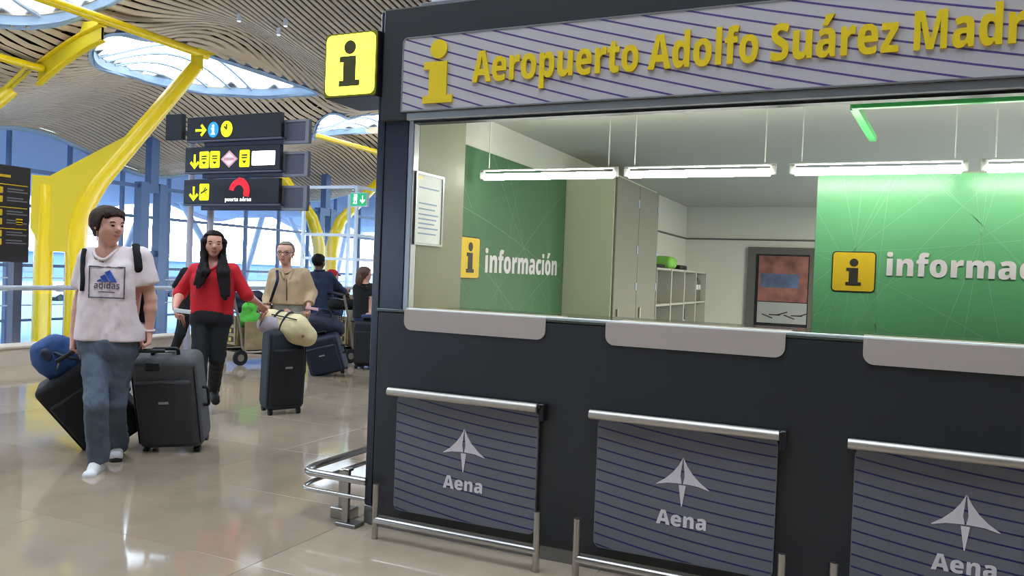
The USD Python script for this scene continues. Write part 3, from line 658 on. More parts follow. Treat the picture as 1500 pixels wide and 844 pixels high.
# counter positions: tab, panel with logo, rail
def wing():
    L = Polygon([(-.0008, .12), (-.02, .082), (-.045, .048), (-.078, .016), (-.12, -.013), (-.118, -.015), (-.07, -.003), (-.03, .0), (-.0025, .001), (-.0095, .034)])
    return L, affinity.scale(L, -1, 1, origin=(0, 0))
for k in range(4):
    d = 1.1175 * k
    tabs = rrect(-2.26 + d, 1.083, -1.45 + d, 1.3, .045).intersection(sbox(-5, 1, 5, 1.19))
    part(ki, 'counter_tab', [front(tabs, Y0 - .008, .009), bx(-2.26 + d, -1.45 + d, Y0 - .004, Y0 + .3, 1.188, 1.191)], 'tab_grey')
    po = rrect(-2.272 + d, .125, -1.458 + d, .74, .035)
    pn = part(ki, 'counter_panel', front(po, Y0 - .028, .02), 'panel_grey')
    part(pn, 'spacer', bx(-2.2 + d, -1.53 + d, Y0 - .009, Y0 + .002, .2, .7), 'black')
    for g in stripes(po.buffer(-.004), .0505, .0068, -.175, .075): part(pn, 'stripe', front(g, Y0 - .0286, .0008), 'stripe_navy')
    cx, cz = -1.862 + d, .482
    for w in wing(): part(pn, 'logo', front(affinity.translate(w, cx, cz), Y0 - .031, .003), 'white_print')
    part(pn, 'logo', front(affinity.translate(Polygon([(-.016, -.006), (.016, -.006), (.002, -.102), (-.002, -.102)]), cx, cz), Y0 - .031, .003), 'white_print')
    for g in text('Aena', .066, 850, width=.226): part(pn, 'letter', front(affinity.translate(g, cx - .113, .287), Y0 - .031, .003), 'white_print')
    rl = part(ki, 'handrail', tube([(-2.3 + d, Y0 - .072, .758), (-1.9 + d, Y0 - .072, .758), (-1.452 + d, Y0 - .072, .758)], .0225, 16), 'steel_matte', True)
    part(rl, 'rail_shelf', bx(-2.3 + d, -1.44 + d, Y0 - .06, Y0, .752, .772, .003), 'sign_dark')
    part(rl, 'bracket', bx(-1.452 + d, -1.425 + d, Y0 - .05, Y0, .69, .775, .004), 'sign_dark')
# projecting cube sign
cb = thing('projecting_sign', 'yellow lit cube sign with a dark letter i, mounted at the kiosk corner', 'sign', (-2.65, 3.8, 2.34))
part(cb, 'housing', bx(-2.825, -2.478, Y0 - .02, Y0 + .32, 2.335, 2.69, .006), 'sign_dark')
part(cb, 'face_border', front(rrect(-2.822, 2.338, -2.48, 2.687, .02), Y0 - .026, .006), 'cube_border')
part(cb, 'lit_face', front(rrect(-2.812, 2.347, -2.489, 2.678, .035), Y0 - .031, .005), 'cube_face')
part(cb, 'letter', front(affinity.translate(info_i(.245), -2.652, 2.395), Y0 - .034, .003), 'dark_olive')
# floor guards
for k in range(4):
    d = 1.1 * k; a, b2 = -2.3 + d + (.006 if k else 0), -1.393 + d
    g = thing('kick_guard', ['low steel kick rail on two posts before the first counter panel from the left', 'low steel kick rail on two posts before the second counter panel', 'low steel kick rail before the third counter panel, mostly cut off', 'low steel kick rail at the far right end of the counter'][k], 'rail', (a, 3.467, 0))
    for x in (a, b2):
        part(g, 'post', trimesh.creation.cylinder(.0165, .285, sections=18, transform=trimesh.transformations.translation_matrix((x, 3.467, .1425))), 'steel', 30)
        part(g, 'foot', trimesh.creation.cylinder(.0175, .004, sections=18, transform=trimesh.transformations.translation_matrix((x, 3.467, .002))), 'steel_dull', 30)
    part(g, 'rail', rod((a, 3.467, .098), (b2, 3.467, .098), .019, 14), 'steel', True)
cg = thing('corner_guard', 'double-tube steel bumper guard bending around the left kiosk corner', 'rail', (-2.6, 3.6, 0))
part(cg, 'tube', tube(bend([(-2.42, 3.545, .262), (-2.82, 3.545, .262), (-2.86, 3.66, .262), (-2.86, 4.9, .262)], .07), .0205, 14), 'steel', True)
part(cg, 'tube', tube(bend([(-2.42, 3.545, .168), (-2.84, 3.545, .168), (-2.885, 3.66, .168), (-2.885, 4.9, .168)], .07), .0125, 12), 'steel', True)
part(cg, 'post', [bx(-2.575, -2.535, 3.55, 3.575, .01, .305, .003), bx(-2.575, -2.535, 3.55, 3.6, .295, .31, .003)], 'steel')
part(cg, 'foot', bx(-2.60, -2.47, 3.53, 3.62, 0, .02, .003), 'steel_dull')
part(cg, 'post', bx(-2.68, -2.64, 3.66, 3.685, .06, .27, .003), 'steel'); part(cg, 'foot', bx(-2.71, -2.58, 3.63, 3.72, 0, .06, .004), 'steel')
part(cg, 'post', bx(-2.8, -2.76, 4.6, 4.64, 0, .27, .003), 'steel')
# --- interior
struct('wall_left', [bx(-2.44, -2.262, Y0 + .09, 4.235, 0, 2.4)], 'cream')
struct('wall_left_rear', bx(-2.44, -2.332, 4.235, 10.8, 0, 2.45), 'office_wall')
wb = struct('wall_back', bx(-2.44, XR - .06, 10.8, 10.9, 0, 2.6), 'office_wall')
struct('ceiling', bx(-2.44, XR - .06, Y0 + .13, 10.8, 2.405, 2.45), 'office_ceiling')
struct('floor', bx(-2.44, XR - .06, Y0 + .065, 10.8, .001, .012), 'lower_floor')
part(wb, 'picture_rail', [bx(-2.33, XR, 10.785, 10.8, 1.965, 1.985), bx(-2.33, -2.318, 7.6, 10.8, 1.965, 1.985)], 'binder')
struct('wall_right', bx(-.305, XR - .06, 4.762, 4.86, .012, 2.03), 'cabinet')
gp = thing('green_wall_panel', 'large bright green wall panel with white lettering behind the counter, right', 'panel', (1.7, 4.75, 1.2))
gpo = sbox(-.302, .4, XR - .07, 2.02)
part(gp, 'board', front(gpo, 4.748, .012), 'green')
def sketch(clip, seeds, n, w, spin):
    r = random.Random(spin); out = []
    for _ in range(n):
        cx, cz = r.choice(seeds); a = r.uniform(0, math.pi); L = 1.6; k = r.uniform(-.25, .25)
        p = [(cx + math.cos(a) * t * L - math.sin(a) * k * t * t, cz + math.sin(a) * t * L + math.cos(a) * k * t * t) for t in np.linspace(-1, 1, 16)]
        g = LineString(p).buffer(w, cap_style=2).intersection(clip)
        if not g.is_empty: out.append(g)
    return out
for g in sketch(gpo.buffer(-.004), [(.07, 1.42), (.02, 1.2), (.5, 1.7), (.9, 1.3), (-.1, 1.6), (1.5, 1.5)], 20, .0015, 3): part(gp, 'drawn_line', front(g, 4.7472, .0008), 'green_line')
def info_badge(par, plate, ex_, org, s, z0, u0):
    pass
part(gp, 'badge_border', front(rrect(-.21, 1.375, .013, 1.598, .022), 4.745, .003), 'icon_dark'); part(gp, 'badge', front(rrect(-.204, 1.381, .007, 1.592, .018), 4.742, .003), 'icon_yellow')
part(gp, 'badge_letter', front(affinity.translate(info_i(.145), -.098, 1.412), 4.74, .002), 'icon_dark')
inf = text('información', .118, 900)
k = .634 / (inf[6].bounds[2] - inf[0].bounds[0] + .04)
for g in inf: part(gp, 'letter', front(affinity.translate(affinity.scale(g, k, 1, origin=(0, 0)), .064, 1.472), 4.742, .004), 'white_print')
bn = thing('green_banner', 'narrow green banner with white lettering on the left inner wall', 'banner', (-2.33, 5.2, 1.2))
YZ = dict(ex=(0, 1, 0), ey=(0, 0, 1))
bpo = sbox(4.245, .6, 6.13, 2.19)
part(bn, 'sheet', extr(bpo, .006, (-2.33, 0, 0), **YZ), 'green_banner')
for g in sketch(bpo.buffer(-.004), [(4.9, 1.3), (5.3, 1.6), (4.6, 1.1), (5.8, 1.4)], 10, .0028, 5): part(bn, 'drawn_line', extr(g, .0008, (-2.324, 0, 0), **YZ), 'banner_line')
part(bn, 'badge_border', extr(rrect(4.325, 1.36, 4.592, 1.627, .022), .003, (-2.324, 0, 0), **YZ), 'icon_dark'); part(bn, 'badge', extr(rrect(4.332, 1.367, 4.585, 1.62, .018), .003, (-2.321, 0, 0), **YZ), 'icon_yellow')
part(bn, 'badge_letter', extr(affinity.translate(info_i(.19), 4.459, 1.4), .002, (-2.318, 0, 0), **YZ), 'icon_dark')
for g in text('información', .15, 850, width=1.3): part(bn, 'letter', extr(affinity.translate(g, 4.68, 1.405), .003, (-2.324, 0, 0), **YZ), 'white_print')
nt = thing('framed_notice', 'white framed notice sheet with printed lines on the cream pier', 'notice', (-2.26, 3.82, 1.74))
part(nt, 'frame', extr(rrect(3.672, 1.54, 3.975, 1.937, .006).difference(rrect(3.684, 1.552, 3.963, 1.925, .004)), .012, (-2.262, 0, 0), **YZ), 'alu')
part(nt, 'sheet', extr(rrect(3.68, 1.548, 3.967, 1.929, .004), .004, (-2.262, 0, 0), **YZ), 'paper')
for k, z in enumerate([1.85, 1.765, 1.735, 1.705, 1.68, 1.655, 1.63, 1.6]): part(nt, 'text_line', extr(sbox(3.715, z, 3.93 - .02 * (k % 3), z + .008), .0006, (-2.258, 0, 0), **YZ), 'print_blue')
part(nt, 'heading', extr(sbox(3.69, 1.9, 3.75, 1.915), .0006, (-2.258, 0, 0), **YZ), 'icon_yellow')
# tall cabinet, cube shelf, poster
cbn = thing('tall_cabinet', 'tall off-white office cupboard standing beside the green banner', 'cupboard', (-2.1, 6.8, .012))
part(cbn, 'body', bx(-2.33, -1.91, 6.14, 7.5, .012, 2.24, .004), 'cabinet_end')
for y0 in (6.15, 6.83):
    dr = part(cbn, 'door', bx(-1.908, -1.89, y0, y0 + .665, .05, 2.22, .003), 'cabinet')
    for z in (.5, 1.3, 1.62, 2.02): part(dr, 'hinge', bx(-1.89, -1.884, y0 + .62, y0 + .655, z, z + .07), 'bar_grey')
    part(dr, 'handle', bx(-1.89, -1.87, y0 + .08, y0 + .1, 1.0, 1.15, .004), 'steel')
sh = thing('cube_shelf', 'white open cube shelf unit against the back office wall', 'shelf', (-2.1, 8.8, .012))
for k in range(5): part(sh, 'upright', bx(-2.33, -1.9, 7.57 + k * .63 - (.02 if k else 0), 7.59 + k * .63, .012, 1.52), 'shelf_white')
for z in (.012, .39, .77, 1.14, 1.5): part(sh, 'shelf_board', bx(-2.328, -1.905, 7.58, 10.09, z, z + .022), 'shelf_white')
part(sh, 'back_board', bx(-2.33, -2.32, 7.58, 10.09, .02, 1.5), 'office_wall')
for k in range(9):
    y = 9.52 + .058 * k
    q = thing('binder', ['first', 'second', 'third', 'fourth', 'fifth', 'sixth', 'seventh', 'eighth', 'ninth'][k] + ' grey binder from the left in the last shelf column', 'binder', (-2.1, y, 1.162), group='binders in the cube shelf')
    part(q, 'cover', bx(-2.28, -1.96, y, y + .05, 1.162, 1.45 - .02 * (k % 3), .003), 'binder'); part(q, 'spine_label', bx(-1.96, -1.958, y + .01, y + .04, 1.3, 1.36), 'paper')
for k in range(5):
    y = 8.95 + .06 * k
    q = thing('folder', ['first', 'second', 'third', 'fourth', 'fifth'][k] + ' dark folder from the left in the lower shelf row', 'folder', (-2.1, y, .79), group='folders in the lower shelf row')
    part(q, 'cover', bx(-2.28, -1.97, y, y + .045, .792, 1.08, .003), 'trolley_dark'); part(q, 'tab', bx(-1.97, -1.966, y + .01, y + .035, .9, .95), 'paper')
single('lime_bag', obox((-2.1, 8.5, 1.59), (.3, .5, .13), rot(0, 0, .1), .05), 'bag_lime', 'lime green folded bag lying on top of the cube shelf', 'bag', smooth=40)
single('black_tray', bx(-2.25, -1.95, 7.75, 8.1, 1.522, 1.56, .01), 'black', 'flat black tray on top of the cube shelf, left of the lime bag', 'tray')
single('black_case', obox((-2.1, 9.1, 1.55), (.26, .42, .055), rot(0, 0, .05), .02), 'black', 'flat black case on top of the cube shelf, right of the lime bag', 'case')
ps = thing('framed_poster', 'dark framed red and blue poster on the back office wall', 'poster', (-1.08, 10.78, 1.4))
part(ps, 'frame', front(rrect(-1.5, .75, -.66, 1.88, .01).difference(rrect(-1.40, .84, -.74, 1.79, .006)), 10.76, .035), 'binder')
part(ps, 'backing', bx(-1.45, -.7, 10.778, 10.798, .8, 1.83), 'black')
part(ps, 'picture', front(sbox(-1.36, 1.18, -.75, 1.77), 10.772, .004), 'poster_red'); part(ps, 'picture', front(sbox(-1.33, 1.36, -.86, 1.54), 10.77, .002), 'poster_blue'); part(ps, 'picture', front(sbox(-1.36, .9, -.75, 1.17), 10.772, .004), 'poster_grey')
for k in range(6): part(ps, 'printed_mark', front(affinity.rotate(sbox(-1.3 + .09 * k, .98 + .02 * (k % 3), -1.16 + .09 * k, .995 + .02 * (k % 3)), 20 * (k % 3) - 20), 10.770, .002), 'sign_brown')
# fluorescent tubes in a line above the counter staff
for k, (a, b2) in enumerate([(-2.25, -1.36), (-1.325, -.49), (-.425, .40), (.45, 1.28), (1.33, 2.16)]):
    f = thing('tube_light', ['fluorescent tube at the left end of the row, by the green banner', 'second fluorescent tube from the left, over the cube shelf', 'third fluorescent tube from the left, at the green panel edge', 'fluorescent tube at the right picture edge', 'fluorescent tube beyond the right picture edge'][k], 'lamp', ((a + b2) / 2, 4.42, 2.0))
    part(f, 'tube', tube([(a + .03, 4.42, 1.996), ((a + b2) / 2, 4.42, 1.996), (b2 - .03, 4.42, 1.996)], .021, 12), 'tube_light', True)
    for x in (a, b2 - .03): part(f, 'socket', bx(x, x + .03, 4.41, 4.43, 1.984, 2.03, .003), 'white')
    part(f, 'batten', bx(a, b2, 4.415, 4.425, 2.03, 2.042, .003), 'white')
    for x in (a + .06, b2 - .06): part(f, 'wire', rod((x, 4.42, 2.05), (x, 4.42, 2.4), .0035, 6), 'white')
gb = thing('green_reflection_bars', 'green painted steel ceiling frame above the counter, upper right', 'frame', (1.5, 4.2, 2.2))
part(gb, 'front_bar', bx(-.12, XR - .1, 3.86, 3.90, 2.2, 2.235, .004), 'green_reflection')  # solid bars added to imitate a green reflection
for x in (-.115, 1.3, 2.7): part(gb, 'cross_bar', obox((x + .045, 4.33, 2.215), (.035, .86, .03), rot(0, 0, -.09)), 'green_reflection')
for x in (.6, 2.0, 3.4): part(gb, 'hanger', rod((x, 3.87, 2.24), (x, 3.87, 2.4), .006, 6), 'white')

for (x, y, lab) in ((1.7, 8.4, 'round office ceiling lamp in the back room, behind the green panel'), (2.6, 6.4, 'second round office ceiling lamp, far right of the back room')):
    t = thing('office_fill', lab, 'lamp', (x, y, 2.38)); part(t, 'ring', trimesh.creation.cylinder(.2, .03, sections=24, transform=trimesh.transformations.translation_matrix((x, y, 2.39))), 'white', 30)  # lamps added out of view to brighten the back room
    part(t, 'diffuser', trimesh.creation.cylinder(.18, .01, sections=24, transform=trimesh.transformations.translation_matrix((x, y, 2.371))), 'lit_white', 30)
    l = UsdLux.DiskLight.Define(stage, t.path + '/bulb'); l.CreateRadiusAttr(.17); l.CreateIntensityAttr(900.0); l.CreateColorAttr(Gf.Vec3f(1, .95, .82)); l.AddTranslateOp().Set(Gf.Vec3d(0, 0, -.02))

# ================================================================== PEOPLE AND LUGGAGE
class Local:
    """A person's own frame on the floor: x to the photographer's right, y away, z up."""
    def __init__(s, px, depth):
        s.b = floor_at(px, depth); s.depth = depth
        d = s.b - [EYE[0], EYE[1], 0]; d[2] = 0; d /= np.linalg.norm(d)
        s.y = d; s.x = np.array([d[1], -d[0], 0]); s.z = np.array([0, 0, 1.0]); s.R = np.stack([s.x, s.y, s.z], 1)
        s.T = np.eye(4); s.T[:3, :3] = s.R; s.T[:3, 3] = s.b
    def P(s, px, py, dd=0.0):
        """Local point seen at a pixel of the photograph, dd metres beyond the frame's own distance."""
        w = EYE + (CF + CR * (px - 750) / FPX - CU * (py - 422) / FPX) * (s.depth + dd)
        return s.R.T @ (w - s.b)
    def W(s, p): return s.b + s.R @ np.asarray(p, float)
    def mesh(s, m):
        m = m.copy(); m.apply_transform(s.T); return m
U3 = lambda v: np.asarray(v, float) / np.linalg.norm(v)

def field(prims, h, pad=.05):
    """Signed distance on a grid of smoothly joined round cones (a, b, ra, rb, k)."""
    pts = np.array([p[i] for p in prims for i in (0, 1)]); rr = max(max(p[2], p[3]) for p in prims)
    lo, hi = pts.min(0) - rr - pad, pts.max(0) + rr + pad; n = np.ceil((hi - lo) / h).astype(int) + 1
    F = np.full(n, 1.0, np.float32); ax = [lo[i] + h * np.arange(n[i]) for i in range(3)]
    for a, b, ra, rb, k in prims:
        a, b = np.asarray(a, float), np.asarray(b, float); m = max(ra, rb) + k + 3 * h
        i0 = np.maximum(((np.minimum(a, b) - m - lo) / h).astype(int), 0); i1 = np.minimum(((np.maximum(a, b) + m - lo) / h).astype(int) + 2, n)
        X = ax[0][i0[0]:i1[0], None, None]; Y = ax[1][None, i0[1]:i1[1], None]; Z = ax[2][None, None, i0[2]:i1[2]]
        d = b - a; L = max(float(d @ d), 1e-12)
        t = np.clip(((X - a[0]) * d[0] + (Y - a[1]) * d[1] + (Z - a[2]) * d[2]) / L, 0, 1)
        D = np.sqrt((X - a[0] - t * d[0]) ** 2 + (Y - a[1] - t * d[1]) ** 2 + (Z - a[2] - t * d[2]) ** 2) - (ra + (rb - ra) * t)
        s = F[i0[0]:i1[0], i0[1]:i1[1], i0[2]:i1[2]]
        q = np.clip(.5 + .5 * (s - D) / max(k, 1e-6), 0, 1)
        s[...] = s * (1 - q) + D * q - max(k, 1e-6) * q * (1 - q)
    return F, lo, h, ax
def nets(F, lo, h):
    """Surface-nets mesh of F < 0."""
    S_ = F < 0; n = np.array(F.shape) - 1
    cnt = sum(S_[a:a + n[0], b:b + n[1], c:c + n[2]].astype(np.int8) for a, b, c in np.ndindex(2, 2, 2))
    cells = np.argwhere((cnt > 0) & (cnt < 8)); idx = np.full(n, -1); idx[tuple(cells.T)] = np.arange(len(cells))
    cor = np.array(list(np.ndindex(2, 2, 2))); val = np.stack([F[tuple((cells + c).T)] for c in cor], 1)
    acc = np.zeros((len(cells), 3)); num = np.zeros(len(cells))
    for i in range(8):
        for j in range(i + 1, 8):
            if np.abs(cor[i] - cor[j]).sum() == 1:
                x = (val[:, i] < 0) != (val[:, j] < 0); t = np.where(x, val[:, i] / np.where(x, val[:, i] - val[:, j], 1), 0)
                acc += x[:, None] * (cor[i] + t[:, None] * (cor[j] - cor[i])); num += x
    V = lo + h * (cells + acc / num[:, None]); quads = []
    for a in range(3):
        b, c = (a + 1) % 3, (a + 2) % 3; sl0 = [slice(None)] * 3; sl1 = [slice(None)] * 3; sl0[a] = slice(0, -1); sl1[a] = slice(1, None)
        A, B = S_[tuple(sl0)], S_[tuple(sl1)]; e = np.argwhere(A != B); e = e[(e[:, b] > 0) & (e[:, c] > 0) & (e[:, b] < n[b]) & (e[:, c] < n[c])]
        db, dc = np.eye(3, dtype=int)[b], np.eye(3, dtype=int)[c]
        q = np.stack([idx[tuple((e - db - dc).T)], idx[tuple((e - dc).T)], idx[tuple(e.T)], idx[tuple((e - db).T)]], 1)
        f = A[tuple(e.T)]; q[~f] = q[~f][:, ::-1]; quads.append(q)
    q = np.vstack(quads); q = q[(q >= 0).all(1)]
    return trimesh.Trimesh(V, np.vstack([q[:, [0, 1, 2]], q[:, [0, 2, 3]]]), process=False)
def cut(F, ax, fn):
    """Keep only where fn(x, y, z) < 0."""
    np.maximum(F, fn(ax[0][:, None, None], ax[1][None, :, None], ax[2][None, None, :]).astype(np.float32), out=F)
def seg_d(a, b):
    a, b = np.asarray(a, float), np.asarray(b, float); d = b - a; L = d @ d
    def f(X, Y, Z):
        t = np.clip(((X - a[0]) * d[0] + (Y - a[1]) * d[1] + (Z - a[2]) * d[2]) / L, 0, 1)
        return np.sqrt((X - a[0] - t * d[0]) ** 2 + (Y - a[1] - t * d[1]) ** 2 + (Z - a[2] - t * d[2]) ** 2)
    return f
def wrinkle(m, amp, freq, seed=0, weight=None):
    n = m.vertex_normals; p = np.asarray(m.vertices) * np.asarray(freq); w = 1.0 if weight is None else np.clip(weight(*np.asarray(m.vertices).T), 0, 1)
    m.vertices = m.vertices + n * (amp * w * (meshkit.fbm(p + 31, 3, seed) - .5))[:, None]; return m
def blob(prims, h=.012, smooth=2):
    F, lo, h, ax = field(prims, h); m = nets(F, lo, h)
    if smooth: trimesh.smoothing.filter_taubin(m, iterations=smooth)
    return m

def hand(wr, d, nrm, thumb, curl, s=1.0):
    """Palm, four bent fingers of unequal length and a thumb; nrm = where the palm looks."""
    d = U3(d); nrm = U3(np.asarray(nrm, float) - d * (np.asarray(nrm) @ d)); a = np.cross(d, nrm) * thumb; P_ = []
    L = (.074, .082, .077, .062)
    for i, off in enumerate((.030, .010, -.010, -.029)):
        kn = wr + (d * .088 + a * off - nrm * .002) * s
        P_.append((wr + (d * .012 + a * off * .5) * s, kn, .016 * s, .0125 * s, .012))
        p, dd = kn, d
        for k, fr in enumerate((.46, .30, .24)):
            c = curl * (.8, 1.0, .7)[k]; dd = U3(dd * math.cos(c) + nrm * math.sin(c)) if k == 0 else U3(dd * math.cos(c) + np.cross(a * thumb, dd) * -math.sin(c) * (1 if np.cross(a * thumb, dd) @ (nrm - d) < 0 else -1))
            q = p + dd * L[i] * fr * 1.08 * s; P_.append((p, q, (.0098 - .0008 * k) * s, (.0092 - .0008 * k) * s, .004)); p = q
    t0 = wr + (d * .03 + a * .024) * s; t1 = t0 + U3(d * .7 + a * .6 + nrm * .45) * .038 * s; t2 = t1 + U3(d * .9 + a * .1 + nrm * .5) * .03 * s
    P_ += [(wr + d * .01 * s, t0, .017 * s, .014 * s, .01), (t0, t1, .0135 * s, .011 * s, .008), (t1, t2, .011 * s, .009 * s, .005)]
    return P_
def head_prims(c, f, s=1.0, neck=None):
    f = U3(f); z = np.array([0, 0, 1.0]); z = U3(z - f * (f @ z)); r = np.cross(f, z); o = lambda x, y, w: c + (r * x + f * y + z * w) * s
    k = .02
    return [(o(0, -.022, .03), o(0, .012, .032), .083 * s, .080 * s, k), (o(0, .03, .03), o(0, .042, -.02), .062 * s, .060 * s, .03), (o(-.02, .03, -.045), o(0, .055, -.082), .05 * s, .031 * s, .025), (o(.02, .03, -.045), o(0, .055, -.082), .05 * s, .031 * s, .025),
            (o(-.034, .078, .026), o(.034, .078, .026), .016 * s, .016 * s, .015), (o(0, .092, .008), o(0, .112, -.02), .009 * s, .0135 * s, .012), (o(-.012, .098, -.024), o(.012, .098, -.024), .008 * s, .008 * s, .006),
            (o(-.014, .09, -.054), o(.014, .09, -.054), .009 * s, .009 * s, .01), (o(.04, .055, -.02), o(.03, .06, -.03), .03 * s, .028 * s, .02), (o(-.04, .055, -.02), o(-.03, .06, -.03), .03 * s, .028 * s, .02),
            (o(.078, -.012, .012), o(.082, -.008, -.022), .014 * s, .010 * s, .006), (o(-.078, -.012, .012), o(-.082, -.008, -.022), .014 * s, .010 * s, .006)], o
def figure(name, label, F_, j, s=1.0, h=.008, skin='skin_a', curls=(1.1, 1.1), hair=None, eyes=True, foot_bare=False, palm=None):
    """The body: one continuous skin from head to feet, with fingers. j holds joints in the local frame."""
    t = thing(name, label, 'person', tuple(F_.b)); z = np.array([0, 0, 1.0]); hs = j.get('hs', s); pr, o = head_prims(j['head'], j['face'], hs)
    ctr = (j['sh'][0] + j['sh'][1]) / 2; hc = (j['hip'][0] + j['hip'][1]) / 2; ax_ = U3(j['sh'][1] - j['sh'][0])
    pr += [(j['neck'] - z * .06 * s, o(0, -.012, -.03), .058 * s, .052 * s, .03)]
    w = np.linalg.norm(j['sh'][1] - j['sh'][0])
    for k in (-1, 1):
        pr.append((hc + ax_ * k * .07 * s + z * .04, ctr + ax_ * k * w * .24 - z * .10 * s, .095 * s, .105 * s, .04))
    pr += [(j['neck'] - z * .03, j['sh'][0], .05 * s, .05 * s, .04), (j['neck'] - z * .03, j['sh'][1], .05 * s, .05 * s, .04), (j['hip'][0], j['hip'][1], .1 * s, .1 * s, .05)]
    for i in (0, 1):
        pr += [(j['sh'][i], j['el'][i], .047 * s, .038 * s, .02), (j['el'][i], j['el'][i] * .7 + j['wr'][i] * .3, .038 * s, .040 * s, .015), (j['el'][i] * .7 + j['wr'][i] * .3, j['wr'][i], .040 * s, .025 * s, .015)]
        hd = j['hd'][i] - j['wr'][i]; pn = (palm or [(.9, .1, 0), (-.9, .1, 0)])[i]
        pr += hand(j['wr'][i], hd, pn, -1 if i == 0 else 1, curls[i], s)
        pr += [(j['hip'][i], j['kn'][i], .085 * s, .055 * s, .03), (j['kn'][i], j['kn'][i] * .65 + j['an'][i] * .35, .054 * s, .055 * s, .02), (j['kn'][i] * .65 + j['an'][i] * .35, j['an'][i], .055 * s, .036 * s, .02), (j['an'][i] - z * .03, j['toe'][i], .034 * s, .026 * s, .02)]
    Fd, lo, hh, ax = field(pr, h); m = nets(Fd, lo, hh); trimesh.smoothing.filter_taubin(m, iterations=3)
    part(t, 'body', F_.mesh(m), skin, True)
    if eyes:
        for k in (-1, 1):
            e = trimesh.creation.icosphere(2, .0115 * s); e.apply_scale((1.25, 1, .75)); e.apply_translation(o(k * .032, .087, .006)); part(t, 'eye', F_.mesh(e), 'eye', True)
            part(t, 'eyebrow', F_.mesh(tube([o(k * .016, .096, .024), o(k * .033, .096, .031), o(k * .05, .085, .026)], .0045 * s, 6)), hair or 'hair_brown', True)
        part(t, 'lips', F_.mesh(blob([(o(-.018, .096, -.055), o(.018, .096, -.055), .0055 * s, .0055 * s, .003), (o(-.011, .099, -.061), o(.011, .099, -.061), .006 * s, .006 * s, .003)], .003, 1)), 'lips', True)
    return t, o, (ctr, hc, ax_, w)
def top(t, F_, j, m_, hem, sleeve=(.5, .5), infl=.018, s=1.0, neck_r=.072, name='shirt', h=.008, fold=.012, belly=0.0, flare=.0):
    z = np.array([0, 0, 1.0]); ctr = (j['sh'][0] + j['sh'][1]) / 2; hc = (j['hip'][0] + j['hip'][1]) / 2; a = U3(j['sh'][1] - j['sh'][0]); w = np.linalg.norm(j['sh'][1] - j['sh'][0]); pr = []
    for k in (-1, 1):
        pr.append((hc + a * k * (.085 + flare) * s - z * .05, ctr + a * k * w * .25 - z * .10 * s, (.105 + infl + belly) * s, (.106 + infl) * s, .05))
    pr += [(j['neck'] - z * .045, j['sh'][0], .055 * s + infl, .05 * s + infl, .04), (j['neck'] - z * .045, j['sh'][1], .055 * s + infl, .05 * s + infl, .04), (j['neck'] - z * .08 * s, j['neck'] + z * .06 * s, .056 * s + infl * .6, .054 * s + infl * .5, .03)]
    for i in (0, 1):
        f = sleeve[i]; e, wr = j['el'][i], j['wr'][i]
        if f <= .8: pr.append((j['sh'][i], j['sh'][i] * (1 - f / .8 * 1.0) + e * (f / .8) if f < .8 else e, .05 * s + infl, .055 * s + infl, .025))
        else:
            pr.append((j['sh'][i], e, .05 * s + infl, .043 * s + infl, .014)); g = (f - .8) / .8; pr.append((e, e * (1 - g) + wr * g, .045 * s + infl, .036 * s + infl, .02))
    Fd, lo, hh, ax = field(pr, h)
    cut(Fd, ax, lambda X, Y, Z: hem - Z + 0 * X + 0 * Y); nk = seg_d(j['neck'] - z * .035, j['neck'] + z * .3)
    F0 = Fd.copy()
    cut(Fd, ax, lambda X, Y, Z: neck_r * s - nk(X, Y, Z))
    for i in (0, 1):  # sleeves end squarely
        f = sleeve[i]; e, wr, sh = j['el'][i], j['wr'][i], j['sh'][i]
        if f < .8: p, d = sh + (e - sh) * (f / .8), U3(e - sh)
        else: p, d = e + (wr - e) * ((f - .8) / .8), U3(wr - e)
        sd = seg_d(p, p + d * .2)
        cut(Fd, ax, lambda X, Y, Z: np.where(sd(X, Y, Z) < .11 * s, (X - p[0]) * d[0] + (Y - p[1]) * d[1] + (Z - p[2]) * d[2], -1.0))
    m = nets(Fd, lo, hh); trimesh.smoothing.filter_taubin(m, iterations=3); wt = lambda X, Y, Z: np.minimum((nk(X, Y, Z) - neck_r * s) / .07, (Z - hem) / .05); wrinkle(m, fold, (9, 9, 4), 3, wt); wrinkle(m, fold * .5, (24, 24, 11), 5, wt)
    g_ = part(t, name, F_.mesh(m), m_, True)
    from scipy.ndimage import map_coordinates
    ring, b0, R_ = [], j['neck'] - z * .035, neck_r * s
    for q in np.linspace(0, 2 * math.pi, 41):
        d = np.array([math.cos(q), math.sin(q), 0]); path = [b0 + d * R_ + z * u for u in np.arange(.16, 0, -.004)] + [b0 + d * R_ * math.cos(v) - z * R_ * math.sin(v) for v in np.linspace(0, 1.45, 40)]
        val = map_coordinates(F0, ((np.array(path) - lo) / hh).T, order=1, mode='nearest'); k = np.nonzero(val < .001)[0]
        ring.append(path[k[0]] - z * .010 if len(k) else path[-1])
    ring = np.array(ring[:-1]); rr_ = (np.roll(ring, 1, 0) + 2 * ring + np.roll(ring, -1, 0)) / 4; rr_ = np.vstack([rr_, rr_[:2]])
    part(g_, 'collar_band', F_.mesh(tube(rr_, .0115 * s, 8)), m_, True); return m
